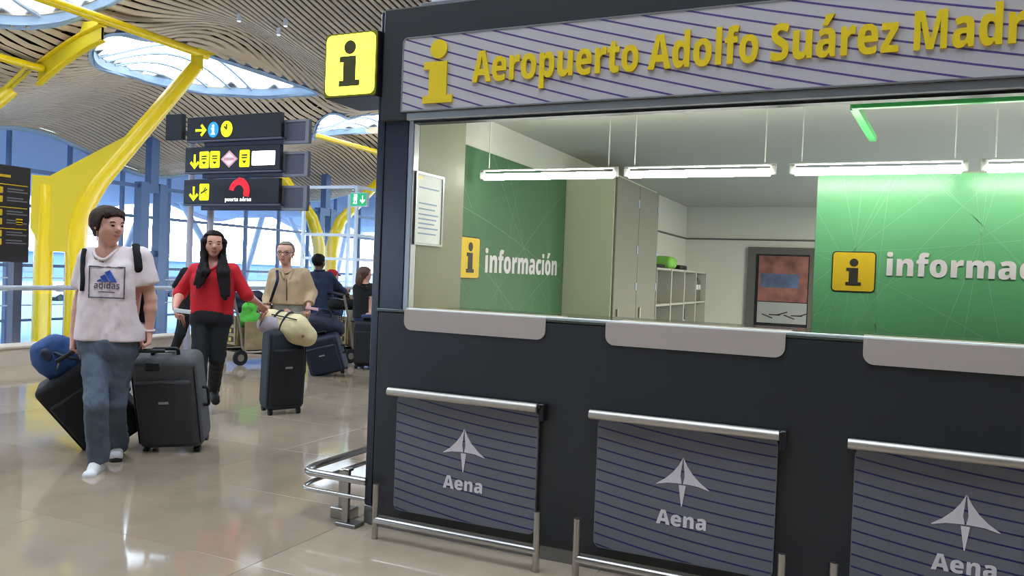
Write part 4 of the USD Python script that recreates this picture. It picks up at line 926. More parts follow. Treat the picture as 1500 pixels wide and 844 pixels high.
def trousers(t, F_, j, m_, waist, infl=.02, s=1.0, hemr=.06, name='trousers', h=.009, end=.96, fold=.014):
    z = np.array([0, 0, 1.0]); hc = (j['hip'][0] + j['hip'][1]) / 2; a = U3(j['hip'][1] - j['hip'][0])
    pr = [(j['hip'][0], j['hip'][1], .1 * s + infl, .1 * s + infl, .05), (hc - a * .06 * s, hc - a * .06 * s + z * .12, .1 * s + infl, .1 * s + infl, .05), (hc + a * .06 * s, hc + a * .06 * s + z * .12, .1 * s + infl, .1 * s + infl, .05)]
    for i in (0, 1): pr += [(j['hip'][i], j['kn'][i], .086 * s + infl, .058 * s + infl, .012), (j['kn'][i], j['kn'][i] * (1 - end) + j['an'][i] * end, .058 * s + infl, hemr * s, .010)]
    Fd, lo, hh, ax = field(pr, h); cut(Fd, ax, lambda X, Y, Z: Z - waist + 0 * X + 0 * Y)
    for i in (0, 1):
        e, d = j['kn'][i] * (1 - end) + j['an'][i] * end, U3(j['an'][i] - j['kn'][i]); sd = seg_d(e, e + d * .2)
        cut(Fd, ax, lambda X, Y, Z: np.where(sd(X, Y, Z) < .12 * s, (X - e[0]) * d[0] + (Y - e[1]) * d[1] + (Z - e[2]) * d[2], -1.0))
    m = nets(Fd, lo, hh); trimesh.smoothing.filter_taubin(m, iterations=3); wrinkle(m, fold, (10, 10, 7), 9); wrinkle(m, fold * .55, (26, 26, 14), 12)
    part(t, name, F_.mesh(m), m_, True); return m
def shoes(t, F_, j, m_='shoe_dark', s=1.0, sole='rubber'):
    z = np.array([0, 0, 1.0])
    for i in (0, 1):
        an, toe = j['an'][i], j['toe'][i]; d = toe - an; heel = an - z * .055 * s - U3([d[0], d[1], 0]) * .035 * s
        sh = part(t, 'shoe', F_.mesh(blob([(heel, toe, .038 * s, .034 * s, .02), (an - z * .01, toe * .55 + an * .45 + z * .0, .045 * s, .036 * s, .02), (toe + np.cross(U3(d), z) * .012, toe - np.cross(U3(d), z) * .012, .033 * s, .033 * s, .01)], .008)), m_, True)
        off = np.array([0, 0, -.03 * s]); part(sh, 'sole', F_.mesh(blob([(heel + off, toe + off, .036 * s, .034 * s, .02), ((heel + toe) / 2 + off, toe + off, .033 * s, .04 * s, .02)], .008)), sole, True)
def hair_cap(t, F_, o, m_, s=1.0, line=.0, tilt=.9, extra=(), thick=.014, h=.006, low=-.06, top_=.078):
    c = o(0, 0, 0); f = U3(o(0, 1, 0) - c); zz = U3(o(0, 0, 1) - c)
    pr = [(o(0, -.026, .034), o(0, .012, .036), (.083 + thick) * s, (.080 + thick) * s, .02), (o(0, -.03, .0), o(0, -.03, -.04), (.07 + thick) * s, (.05 + thick) * s, .02)]
    Fd, lo, hh, ax = field(pr, h)
    def fn(X, Y, Z):
        u = (X - c[0]) * f[0] + (Y - c[1]) * f[1] + (Z - c[2]) * f[2]; w = (X - c[0]) * zz[0] + (Y - c[1]) * zz[1] + (Z - c[2]) * zz[2]
        return np.maximum(np.minimum((u - (.012 + line) * s - .35 * w), (top_ * s - w) + .25 * np.abs(u - .05 * s) * 0), np.maximum(low * s - w, -.02 * s - w - 1.2 * (.02 * s - u)))
    cut(Fd, ax, fn); m = nets(Fd, lo, hh); trimesh.smoothing.filter_taubin(m, iterations=2); wrinkle(m, .008, (45, 45, 25), 4)
    ms = [m] + [blob(e, .007) for e in extra]
    for q in ms[1:]: wrinkle(q, .012, (60, 60, 8), 6)
    part(t, 'hair', F_.mesh(cat(ms)), m_, True)
def surface_y(m):
    """y of a garment's front over (x, z)."""
    from scipy.interpolate import LinearNDInterpolator, NearestNDInterpolator
    v, n = np.asarray(m.vertices), m.vertex_normals; k = n[:, 1] < -.25
    li, ne = LinearNDInterpolator(v[k][:, [0, 2]], v[k][:, 1]), NearestNDInterpolator(v[k][:, [0, 2]], v[k][:, 1])
    return lambda x, z: np.where(np.isnan(li(x, z)), ne(x, z), np.minimum(li(x, z), ne(x, z)))
def print_on(sy, shape, x, z, gap=.007, step=.012):
    gs = [g for g in getattr(shape, 'geoms', [shape])]; out = []
    for g in gs:
        v, f = trimesh.creation.triangulate_polygon(affinity.translate(g, x, z), engine='earcut'); v, f = trimesh.remesh.subdivide_to_size(np.c_[v, np.zeros(len(v))], f, step)
        out.append(trimesh.Trimesh(np.c_[v[:, 0], sy(v[:, 0], v[:, 1]) - gap, v[:, 1]], f, process=False))
    return cat(out)

def suitcase(name, label, c, size, u, n, body, frontm, F_=None, plate='alu', wheels=2, grip=None, feet=True, spinner=False, cat_='suitcase', soft=.05):
    """c = bottom centre (world), u = its up axis, n = its front normal, size = (w, h, d); grip = world point of the pulled handle."""
    w, h, d = size; u = U3(u); n = np.asarray(n, float); n = U3(n - u * (n @ u)); r = np.cross(u, n) * 1.0; r = -np.cross(n, u); R = np.stack([r, -n, u], 1)
    at = lambda x, y, z: c + r * x - n * y + u * z      # y < 0 is the front
    t = thing(name, label, cat_, tuple(c)); rr = soft
    part(t, 'body', obox(at(0, 0, h / 2), (w, d, h), R, rr, 3), body, 40)
    fp = part(t, 'front_pocket', obox(at(0, -d / 2 - .008, h * .42), (w * .86, .05, h * .72), R, .024, 2), frontm, 40)
    zy = -d / 2 - .034; L_ = [(-w * .36, h * .74), (0, h * .765), (w * .36, h * .74)]
    part(fp, 'zip', tube([at(x, zy + .004, z) for x, z in L_], .004, 6), 'black', True)
    if plate: part(fp, 'badge', obox(at(0, zy, h * .55), (.07, .006, .018), R), plate)
    for sx in (-1, 1): part(t, 'piping', tube(bend([at(sx * w * .47, -d * .44, .05), at(sx * w * .47, -d * .44, h - .05), at(sx * w * .47, d * .44, h - .05), at(sx * w * .47, d * .44, .05)], .05), .006, 6), 'black', True)
    part(t, 'top_handle', tube(bend([at(-.09, -.02, h - .005), at(-.09, -.02, h + .045), at(.09, -.02, h + .045), at(.09, -.02, h - .005)], .03), .013, 8), 'black', True)
    part(t, 'side_handle', tube(bend([at(w / 2 - .004, 0, h * .42), at(w / 2 + .035, 0, h * .42), at(w / 2 + .035, 0, h * .62), at(w / 2 - .004, 0, h * .62)], .03), .011, 8), 'black', True)
    for sx in (-1, 1):
        for sy in ((-1, 1) if spinner else (1,)):
            ctr = at(sx * (w / 2 - .045), sy * (d / 2 - .03), -.012); T = np.eye(4); T[:3, 0], T[:3, 1], T[:3, 2] = np.cross(u, r), u, r; T[:3, 3] = ctr
            part(t, 'wheel', trimesh.creation.cylinder(.032, .03, sections=18, transform=T), 'rubber', 30)
        if feet and not spinner: part(t, 'foot', obox(at(sx * (w / 2 - .05), -d / 2 + .04, -.012), (.05, .05, .035), R, .01, 1), 'rubber')
    if grip is not None:
        g = np.asarray(grip, float); top_ = at(0, d * .36, h - .02); v = g - top_
        for sx in (-.08, .08): part(t, 'pull_rod', rod(top_ + r * sx, top_ + r * sx + v, .008, 8), 'steel_dull', True)
        part(t, 'pull_grip', tube([g - r * .105, g, g + r * .105], .015, 10), 'black', True)
    return t, at

# ---- the man in the white T-shirt
A = Local(153, 5.3); P = A.P
jm = dict(head=P(158, 331, -.02), face=(.60, -.79, -.06), neck=P(160, 366, .02), sh=[P(131, 379, .03), P(206, 377, .03)], el=[P(117, 441, .08), P(221, 438, .06)], wr=[P(108, 492, .05), P(219, 484, .06)], hd=[P(105, 515, .03), P(218, 512, .05)],
          hip=[P(142, 508, .03), P(180, 508, .03)], kn=[P(141, 595, -.16), P(167, 592, .04)], an=[P(143, 675, -.06), P(172, 655, .36)], toe=[P(131, 697, -.20), P(170, 668, .20)])
man, om, _ = figure('person', 'man in a white T-shirt and faded jeans walking with two suitcases, leftmost person', A, jm, 1.0, .006, 'skin_a', (1.25, 1.25), 'hair_brown')
hair_cap(man, A, om, 'hair_brown', 1.0, .018, thick=.019, low=-.075, top_=.07, extra=[[(om(-.05, .06, .085), om(.05, .07, .08), .022, .02, .02), (om(-.06, .04, .08), om(-.03, .075, .075), .024, .02, .02), (om(.05, .05, .09), om(.06, .06, .06), .02, .016, .02)]])
tee = top(man, A, jm, 'tshirt_white', P(160, 499)[2], (.52, .52), .02, 1.0, .092, 't_shirt', .007, .026, flare=.012, belly=.014)
trousers(man, A, jm, 'jeans', P(160, 497)[2], .012, 1.0, .070, 'jeans', .008, 1.0, .028)
shoes(man, A, jm, 'shoe_white', 1.0)
sy = surface_y(tee); lx, lz = P(156.5, 413)[0], P(156.5, 413)[2]
pf = sbox(-.107, -.105, .107, .105); pr_ = part(man, 'shirt_print', A.mesh(print_on(sy, pf.difference(pf.buffer(-.008, join_style=2)), lx, lz)), 'logo_grey')
def bar(x0, x1, h_, sl): return Polygon([(x0, 0), (x1, 0), (x1 - sl * h_, h_), (x0 - sl * h_, h_)])
lg = union_all([Polygon([(-.062, .0), (-.03, .0), (-.041, .019), (-.058, .009)]), Polygon([(-.022, 0), (.012, 0), (-.016, .05), (-.044, .033)]), Polygon([(.02, 0), (.056, 0), (.013, .078), (-.018, .062)])])
part(man, 'shirt_print', A.mesh(print_on(sy, lg, lx + .003, lz + .002)), 'logo_blue', label='blue three-bar emblem on the shirt')
for g in text('adidas', .043, 700, width=.15): part(man, 'letter', A.mesh(print_on(sy, g, lx - .075, lz - .042)), 'logo_grey')
part(man, 'shirt_print', A.mesh(print_on(sy, sbox(-.05, 0, .05, .007), lx, lz - .068)), 'logo_grey')
wv = jm['wr'][1]; part(man, 'wrist_band', A.mesh(tube([wv + .031 * (np.array([1, 0, 0]) * math.cos(q) + np.array([0, 1, .1]) * math.sin(q)) for q in np.linspace(0, 2 * math.pi, 18)], .007, 8)), 'tshirt_white', True)
bp = thing('backpack', 'black backpack on the back of the man in the white T-shirt', 'backpack', tuple(A.W(P(165, 480, .2))))
c = (jm['sh'][0] + jm['sh'][1]) / 2; part(bp, 'bag', A.mesh(blob([(c + (.015, .25, -.08), c + (.03, .25, -.42), .11, .13, .06), (c + (.09, .24, -.1), c + (.11, .24, -.42), .11, .12, .06)], .012)), 'black_cloth', True)
for pts in ([(124, 366), (122, 376), (121.5, 392), (122, 410), (121, 425)], [(199, 359), (201, 372), (203, 395), (205, 425), (207, 455), (210, 474)]):
    q = [P(a_, b_) for a_, b_ in pts]; part(bp, 'strap', A.mesh(tube(bend([(p[0], float(sy(p[0], p[2])) - .004, p[2]) for p in q], .03), .026, 10, flat=.6)), 'black_cloth', True)
# his luggage
gA = A.W(P(218, 514, .05)); gB = A.W(P(104, 517, .03))
B = Local(258, 5.95); nn = B.R @ np.array([-.30, -.95, 0])
cB = B.W((0, 0, .05)); uB = B.R @ np.array([-.12, -.22, .97])
gs, at_ = suitcase('suitcase', 'large dark grey suitcase with a metal badge, right of the man in jeans', cB, (.46, .70, .27), uB, nn, 'suitcase_grey', 'suitcase_front', grip=None, soft=.06)
for sx in (-.03, .10): part(gs, 'pull_rod', rod(at_(sx - .06, .09, .68), gA + (B.R @ np.array([sx - .03, .04, -.01])), .008, 8), 'steel_dull', True)
part(gs, 'pull_grip', tube([gA - B.x * .09, gA, gA + B.x * .1], .014, 10), 'black', True)
part(gs, 'handle_pad', obox(at_(-.02, -.11, .645), (.2, .05, .07), np.stack([B.x, B.y, B.z], 1), .022, 2), 'black', 40)
C = Local(178, 5.98); cC = C.W((.0, 0, .055)); uC = C.R @ np.array([-.60, -.12, .80])
suitcase('suitcase', 'black suitcase leaning far over, behind the legs of the man in jeans', cC, (.46, .66, .26), uC, C.R @ np.array([-.1, -.98, -.05]), 'suitcase_black', 'suitcase_black', plate=None, grip=gB + C.x * .0, soft=.05)
D = Local(103, 5.75); dz = D.P(99, 520)
df = thing('duffel_bag', 'royal blue duffel bag carried on the leaning black suitcase at left', 'bag', tuple(D.W(dz - (0, 0, .16))))
part(df, 'bag', D.mesh(wrinkle(blob([(dz + (-.12, .0, .0), dz + (.27, .12, -.045), .115, .15, .05), (dz + (-.05, 0, -.02), dz + (.22, .1, -.01), .13, .155, .05), (dz + (-.09, -.02, -.05), dz + (-.08, -.02, .06), .11, .10, .04)], .012), .055, (8, 8, 8), 2)), 'duffel_blue', True)
part(df, 'dark_end_patch', D.mesh(blob([(dz + (-.135, -.12, .03), dz + (-.115, -.125, -.0), .035, .03, .01)], .008)), 'navy_bag', True)  # dark rounded patch on the left end of the bag
part(df, 'carry_strap', D.mesh(tube(bend([dz + (-.08, -.13, .03), dz + (.0, -.2, .0), dz + (.1, -.15, -.02), dz + (.2, -.12, .02)], .05), .012, 8)), 'navy_bag', True)

# ---- the woman in red
A = Local(306, 7.0); P = A.P
jw = dict(head=P(313, 358, 0), face=(.08, -1, -.05), neck=P(313, 386, .03), sh=[P(287, 396, .03), P(340, 396, .03)], el=[P(264, 430, .08), P(360, 431, .08)], wr=[P(257, 450, -.10), P(380, 445, .32)], hd=[P(258, 462, -.14), P(389, 455, .40)],
          hip=[P(296, 467, .03), P(323, 467, .03)], kn=[P(292, 541, -.14), P(318, 528, -.02)], an=[P(292, 610, -.02), P(313, 568, .38)], toe=[P(288, 622, -.18), P(316, 583, .33)])
wo, ow, _ = figure('person', 'woman in a red top with very long dark hair, arm stretched to a suitcase', A, jw, .95, .007, 'skin_b', (.9, 1.0), 'hair_black', palm=[(.8, -.3, -.3), (-.2, -.6, -.9)])
strands = []
for k_, (px_, pe_, ye_) in ((1, (298, 290, 424)), (-1, (327, 330, 441))):
    for q_ in range(7):
        f_ = (q_ - 3) / 3; top0 = ow(-k_ * .0 + k_ * (.024 + .012 * abs(f_)), .01 - .03 * f_, .096); side = ow(k_ * (.080 + .004 * (q_ % 2)), .04 - .06 * (f_ + 1) / 2, .03 - .01 * (q_ % 3)); jaw = ow(k_ * (.080 + .006 * f_), .035 - .035 * (f_ + 1), -.10)
        sh_ = P(px_ - k_ * 0 + f_ * 7.0, 398 + 2 * (q_ % 3), -.13 + .015 * abs(f_)); en_ = P(pe_ + f_ * 6.0, ye_ - 7 * abs(f_) - 3 * (q_ % 2), -.145)
        strands.append([(top0, side, .012, .020, .02), (side, jaw, .020, .019, .025), (jaw, sh_, .019, .019, .02), (sh_, en_, .018, .008, .012)])
flat_ = [x for st_ in strands for x in st_]; back_ = [(ow(0, -.075, .02), P(313, 400, .10), .06, .075, .04)]
hair_cap(wo, A, ow, 'hair_black', .95, .005, thick=.016, low=-.12, top_=.09, extra=[flat_[:28], flat_[28:], back_])
top(wo, A, jw, 'red_top', P(313, 461)[2], (1.0, 1.0), .014, .95, .085, 'red_top', .008, .014, belly=-.01)
trousers(wo, A, jw, 'black_cloth', P(313, 455)[2], .008, .95, .058, 'trousers', .009, 1.1)
shoes(wo, A, jw, 'shoe_dark', .92)
pw = P(267, 456, -.2); single('ticket_folder', A.mesh(obox(pw, (.135, .012, .036), rot(0, .1, 0), .004, 1)), 'paper', 'white folded papers held in the hand of the woman in red', 'papers')
# ---- upright case with the cream holdall
B = Local(408, 7.55); uB = B.R @ np.array([.02, -.10, 1])
suitcase('suitcase', 'tall black spinner suitcase standing under the cream holdall', B.W((.02, 0, .05)), (.36, .76, .24), uB, B.R @ np.array([.34, -.94, 0]), 'suitcase_teal', 'suitcase_black', grip=B.W(B.P(392, 456, .12)), spinner=True)
h0, h1 = B.P(398, 470, -.06), B.P(434, 483, -.10)
hb = thing('holdall', 'cream holdall with a lilac end and dark straps, lying across the tall black suitcase', 'bag', tuple(B.W(h0 - (0, 0, .15))))
part(hb, 'bag', B.mesh(wrinkle(blob([(h0, h1, .095, .125, .06), (h1, h1 + (.09, .0, -.06), .115, .10, .05), (h0 + (0, .08, 0), h1 + (0, .1, .02), .1, .12, .06)], .012), .02, (9, 9, 9), 5)), 'bag_beige', True)
part(hb, 'lilac_end', B.mesh(wrinkle(blob([(h0 + (-.05, -.02, -.03), h0 + (.03, -.06, -.04), .085, .095, .03)], .012), .02, (9, 9, 9), 6)), 'bag_lilac', True)
for q in (.25, .62):
    cc = h0 + (h1 - h0) * q; ra = .102 + .035 * q; d_ = U3(h1 - h0); e1 = U3(np.cross(d_, [0, 0, 1])); e2 = np.cross(e1, d_)
    part(hb, 'strap', B.mesh(tube([cc + (e1 * math.cos(a_) + e2 * math.sin(a_)) * (ra + .012) + (0, .03, .0) for a_ in np.linspace(0, 2 * math.pi, 26)], .010, 8)), 'navy_bag', True)
part(hb, 'zip', B.mesh(tube([h0 + (0, -.09, .065), (h0 + h1) / 2 + (0, -.115, .085), h1 + (0, -.12, .1)], .006, 6)), 'navy_bag', True)
part(hb, 'badge', B.mesh(blob([(h1 + (.06, -.125, -.05), h1 + (.06, -.13, -.051), .014, .012, .003)], .005)), 'poster_red', True)

# ---- the grey-haired man
A = Local(423, 8.9); P = A.P
jo = dict(hs=1.08, head=P(418, 371, 0), face=(-.22, -.97, -.05), neck=P(421, 396, .03), sh=[P(403, 402, .03), P(445, 402, .03)], el=[P(394, 436, .06), P(456, 430, .06)], wr=[P(391, 458, -.12), P(452, 448, -.10)], hd=[P(388, 470, -.2), P(453, 460, -.14)],
          hip=[P(412, 462, .03), P(437, 462, .03)], kn=[P(410, 516, -.06), P(437, 516, .04)], an=[P(411, 568, .0), P(437, 566, .1)], toe=[P(407, 583, -.2), P(440, 581, -.1)])
ol, oo, _ = figure('person', 'grey-haired man with glasses in a tan jacket, behind the cream holdall', A, jo, .98, .008, 'skin_c', (1.1, 1.1), 'hair_grey')
hair_cap(ol, A, oo, 'hair_grey', 1.08, -.02, thick=.009, low=-.05, top_=.092)
top(ol, A, jo, 'trouser_grey', P(420, 466)[2], (.4, .4), .010, .98, .075, 'grey_shirt', .01, .004, belly=-.006)
jk_ = top(ol, A, jo, 'jacket_tan', P(420, 446)[2], (1.5, 1.5), .022, .98, .088, 'jacket', .009, .022, belly=-.002, flare=-.004)
part(ol, 'collar', A.mesh(blob([(jo['neck'] + (-.06, -.08, -.0), jo['neck'] + (-.03, -.12, -.09), .02, .012, .01), (jo['neck'] + (.06, -.08, -.0), jo['neck'] + (.03, -.12, -.09), .02, .012, .01)], .008)), 'jacket_tan', True)
sj = surface_y(jk_); part(ol, 'jacket_zip', A.mesh(tube([(float(x_), float(sj(x_, z_)) - .003, float(z_)) for x_, z_ in [(P(420, v_)[0], P(420, v_)[2]) for v_ in (402, 410, 420, 430, 440)]], .005, 6)), 'sign_dark', True)
trousers(ol, A, jo, 'trouser_grey', P(420, 456)[2], .02, .98, .07, 'trousers', .01, 1.0); shoes(ol, A, jo)
gl = thing('glasses', 'thin dark glasses on the face of the grey-haired man', 'glasses', tuple(A.W(oo(0, .1, 0))))
for k in (-1, 1):
    part(gl, 'rim', A.mesh(tube([oo(k * .032 + .024 * math.cos(q), .104, .004 + .018 * math.sin(q)) for q in np.linspace(0, 2 * math.pi, 16)], .0028, 6)), 'sign_dark', True)
    part(gl, 'temple', A.mesh(tube([oo(k * .056, .1, .01), oo(k * .078, .05, .012), oo(k * .086, -.01, .01)], .0025, 6)), 'sign_dark', True)
part(gl, 'bridge', A.mesh(tube([oo(-.01, .106, .008), oo(0, .108, .01), oo(.01, .106, .008)], .0025, 6)), 'sign_dark', True)
sb = thing('shoulder_bag', 'dark shoulder bag hanging at the side of the grey-haired man', 'bag', tuple(A.W(P(392, 460, .1))))
part(sb, 'strap', A.mesh(tube(bend([P(406, 396, -.10), P(407, 410, -.19), P(400, 430, -.16), P(394, 448, -.02)], .05), .016, 8, flat=.5)), 'navy_bag', True)
part(sb, 'bag', A.mesh(blob([(P(391, 452, .12), P(391, 478, .12), .07, .08, .03)], .012)), 'black_cloth', True)
single('boarding_paper', A.mesh(obox(P(457, 452, -.14), (.13, .05, .03), rot(0, .15, .2), .004, 1)), 'paper_pink', 'pink paper slip in the hand of the grey-haired man', 'papers')
# his tilted navy case and the bag on it
B = Local(484, 10.3); uB = B.R @ np.array([-.30, -.15, .94])
suitcase('suitcase', 'navy blue soft suitcase tilted to the left, near the kiosk column', B.W((.0, 0, .05)), (.46, .50, .27), uB, B.R @ np.array([-.25, -.96, 0]), 'navy_bag', 'navy_bag', grip=B.W(B.P(452, 474, -.1)))
q = B.P(476, 478, -.06)
nb = thing('travel_bag', 'navy travel bag lying on the tilted navy suitcase', 'bag', tuple(B.W(q - (0, 0, .1))))
part(nb, 'bag', B.mesh(wrinkle(blob([(q + (-.17, 0, .03), q + (.15, .05, -.03), .12, .11, .05), (q + (-.1, .0, .06), q + (.05, .05, .04), .11, .11, .05)], .014), .03, (8, 8, 8), 8)), 'navy_bag', True)
part(nb, 'handle', B.mesh(tube(bend([q + (-.1, -.06, .16), q + (-.06, -.06, .22), q + (.06, -.03, .2), q + (.08, -.03, .12)], .04), .011, 8)), 'black', True)

# ---- traveller in black half hidden behind the woman in red
A = Local(268, 11.4); P = A.P
jb = dict(head=P(306, 372, 0), face=(-.1, -1, 0), neck=P(296, 392, .03), sh=[P(271, 399, .03), P(305, 399, .03)], el=[P(257, 423, .08), P(302, 425, .08)], wr=[P(254, 445, -.05), P(303, 447, .0)], hd=[P(254, 458, -.08), P(303, 460, 0)],
          hip=[P(272, 458, .03), P(290, 458, .03)], kn=[P(264, 490, -.1), P(288, 494, .1)], an=[P(252, 519, -.1), P(288, 520, .3)], toe=[P(249, 530, -.25), P(289, 528, .2)])
pb, ob, _ = figure('person', 'person in black clothes mostly hidden behind the woman in red', A, jb, .95, .01, 'skin_a', (.9, .9), 'hair_brown')
hair_cap(pb, A, ob, 'hair_brown', .95); top(pb, A, jb, 'black_cloth', P(280, 459)[2], (.75, .75), .016, .95, .08, 'black_top', .01); trousers(pb, A, jb, 'black_cloth', P(280, 453)[2], .016, .95, .06, 'trousers', .011, .9); shoes(pb, A, jb, 'shoe_dark', .9)

# ---- the man in navy seen from behind, the child with the red cap, the woman in the black T-shirt
A = Local(469, 12.0); P = A.P
jn = dict(head=P(467, 384, 0), face=(.55, .83, -.05), neck=P(468, 399, -.02), sh=[P(455, 406, 0), P(482, 406, 0)], el=[P(453, 429, -.04), P(493, 420, .12)], wr=[P(457, 449, .05), P(504, 429, .3)], hd=[P(458, 461, .06), P(510, 431, .38)],
          hip=[P(461, 453, 0), P(477, 453, 0)], kn=[P(460, 493, -.05), P(478, 493, .05)], an=[P(460, 528, 0), P(478, 526, .1)], toe=[P(462, 531, .2), P(482, 529, .3)])
pn_, on_, _ = figure('person', 'man in a navy jacket seen from behind, reaching toward a luggage trolley', A, jn, 1.0, .01, 'skin_dark', (.9, .9), 'hair_black', eyes=False, palm=[(.9, .1, 0), (0, 0, -1)])
hair_cap(pn_, A, on_, 'hair_black', 1.0, .0, 1.2, thick=.01); top(pn_, A, jn, 'navy_cloth', P(468, 456)[2], (1.5, 1.5), .026, 1.0, .07, 'jacket', .011, .02); trousers(pn_, A, jn, 'jeans_blue', P(468, 450)[2], .02, 1.0, .07, 'jeans', .012, 1.0); shoes(pn_, A, jn)
A = Local(489, 12.5); P = A.P
jc = dict(head=P(487, 405, 0), face=(.9, .3, -.15), neck=P(486, 416, -.02), sh=[P(478, 421, 0), P(496, 421, 0)], el=[P(478, 436, .1), P(503, 434, -.05)], wr=[P(494, 436, .2), P(505, 426, .15)], hd=[P(502, 434, .25), P(509, 424, .2)],
          hip=[P(482, 458, 0), P(493, 458, 0)], kn=[P(482, 490, 0), P(493, 490, 0)], an=[P(482, 521, 0), P(494, 521, .1)], toe=[P(485, 525, .12), P(498, 525, .2)])
ch, oc, _ = figure('person', 'child with a red cap and dark jacket leaning on the trolley', A, jc, .82, .009, 'skin_a', (.7, .7), 'hair_brown', palm=[(0, 0, -1), (0, 0, -1)])
top(ch, A, jc, 'navy_cloth', P(487, 458)[2], (1.5, 1.5), .024, .8, .07, 'jacket', .011, .016); trousers(ch, A, jc, 'jeans_blue', P(487, 452)[2], .018, .8, .06, 'jeans', .011, 1.0); shoes(ch, A, jc, 'shoe_white', .85)
cp = thing('cap', 'red cap on the head of the child by the trolley', 'cap', tuple(A.W(oc(0, 0, .05))))
hair_cap(cp, A, oc, 'cap_red', .84, .02, 1.6, thick=.016, low=-.02); part(cp, 'brim', A.mesh(blob([(oc(-.03, .08, .06), oc(-.025, .14, .045), .012, .01, .01), (oc(.03, .08, .06), oc(.025, .14, .045), .012, .01, .01), (oc(0, .08, .062), oc(0, .155, .045), .014, .01, .015)], .008)), 'cap_red', True)
A = Local(535, 11.2); P = A.P
jt = dict(head=P(534, 403, 0), face=(.85, .5, -.1), neck=P(534, 416, -.02), sh=[P(524, 422, 0), P(547, 422, .05)], el=[P(523, 443, .08), P(549, 443, .0)], wr=[P(536, 452, .25), P(556, 457, .15)], hd=[P(546, 455, .32), P(564, 459, .22)],
          hip=[P(529, 463, 0), P(543, 463, 0)], kn=[P(528, 500, .0), P(544, 500, .0)], an=[P(529, 537, 0), P(544, 537, .1)], toe=[P(532, 543, .1), P(549, 543, .2)])
tw, ot, _ = figure('person', 'woman in a black T-shirt with brown hair, cut off by the kiosk column', A, jt, .9, .009, 'skin_b', (.8, .8), 'hair_chestnut', palm=[(0, 0, -1), (0, 0, -1)])
hair_cap(tw, A, ot, 'hair_chestnut', .9, -.0, 1.0, thick=.016, low=-.08, extra=[[(ot(0, -.09, .0), ot(0, -.085, -.12), .05, .05, .03), (ot(.03, -.08, -.05), ot(.02, -.07, -.15), .04, .03, .03)]])
top(tw, A, jt, 'black_cloth', P(534, 466)[2], (.5, .5), .016, .9, .075, 't_shirt', .01); trousers(tw, A, jt, 'jeans_blue', P(534, 460)[2], .015, .9, .06, 'jeans', .011, 1.0); shoes(tw, A, jt, 'shoe_white', .88)

# ---- luggage trolleys
def trolley(label, px, depth, yaw):
    A = Local(px, depth); Rz = trimesh.transformations.rotation_matrix(yaw, [0, 0, 1]); Tm = A.T @ Rz; b = A.b
    t = thing('luggage_trolley', label, 'trolley', tuple(b)); w = lambda m: m.copy().apply_transform(Tm)
    # own frame: handle side at y = +.35, nose at y = -.55
    for s in (-1, 1):
        part(t, 'side_frame', w(tube(bend([(s * .20, -.55, .17), (s * .27, .28, .17), (s * .27, .34, .55), (s * .26, .46, 1.0)], .1), .019, 10)), 'trolley_metal', True)
        part(t, 'wheel_fork', w(rod((s * .27, .30, .2), (s * .27, .32, .1), .016, 8)), 'trolley_metal', True)
        wl = part(t, 'wheel', w(trimesh.creation.cylinder(.105, .035, sections=22, transform=trimesh.transformations.translation_matrix((s * .27, .32, .105)) @ trimesh.transformations.rotation_matrix(math.pi / 2, [0, 1, 0]))), 'rubber', 30)
        part(wl, 'hub', w(trimesh.creation.cylinder(.05, .042, sections=14, transform=trimesh.transformations.translation_matrix((s * .27, .32, .105)) @ trimesh.transformations.rotation_matrix(math.pi / 2, [0, 1, 0]))), 'trolley_metal', 30)
    part(t, 'wheel', w(trimesh.creation.cylinder(.075, .04, sections=20, transform=trimesh.transformations.translation_matrix((0, -.5, .075)) @ trimesh.transformations.rotation_matrix(math.pi / 2, [0, 1, 0]))), 'rubber', 30)
    part(t, 'wheel_fork', w(rod((0, -.5, .08), (0, -.5, .18), .014, 8)), 'trolley_metal', True)
    part(t, 'deck', w(cat([bx(-.2, .2, -.52, .28, .165, .185, .005)] + [bx(-.2 + .1 * k, -.19 + .1 * k, -.52, .28, .185, .195) for k in range(5)])), 'trolley_dark')
    part(t, 'handle', w(tube([(-.27, .46, 1.0), (0, .47, 1.02), (.27, .46, 1.0)], .022, 10)), 'black', True)
    part(t, 'brake_bar', w(tube([(-.24, .44, .93), (0, .45, .945), (.24, .44, .93)], .010, 8)), 'steel_dull', True)
    part(t, 'basket', w(cat([rod((-.24, .42, z), (.24, .42, z), .005, 6) for z in (.66, .72, .78, .84)] + [rod((x, .42, .64), (x, .42, .86), .004, 6) for x in np.linspace(-.22, .22, 8)])), 'trolley_dark', True)
    for y0, y1, m in ((.345, .36, 'trolley_board'), (.375, .39, 'trolley_board')):
        bd = part(t, 'advert_board', w(bx(-.23, .23, y0, y1, .28, .68, .004)), m)
        for z in (.32, .44, .56): part(bd, 'printed_band', w(bx(-.2, .2, y0 - .002 if y0 < .36 else y1, y0 if y0 < .36 else y1 + .002, z, z + .075)), 'trolley_dark')
        for z in (.33, .45, .57):
            for x in (-.14, -.02, .1): part(bd, 'printed_mark', w(bx(x, x + .06, y0 - .004 if y0 < .36 else y1 + .002, y0 - .002 if y0 < .36 else y1 + .004, z, z + .05)), 'icon_yellow')
    part(t, 'front_board', w(bx(-.19, .19, -.545, -.53, .2, .55, .004)), 'trolley_board'); part(t, 'side_board', w(bx(.235, .25, -.12, .25, .2, .6, .004)), 'trolley_board'); part(t, 'side_board', w(bx(-.25, -.235, -.12, .25, .2, .6, .004)), 'trolley_board')
    return A, w
A, w = trolley('luggage trolley with a green bag, between the woman in red and the grey-haired man', 366, 11.35, 2.13)
q = A.P(368, 462, -.05)
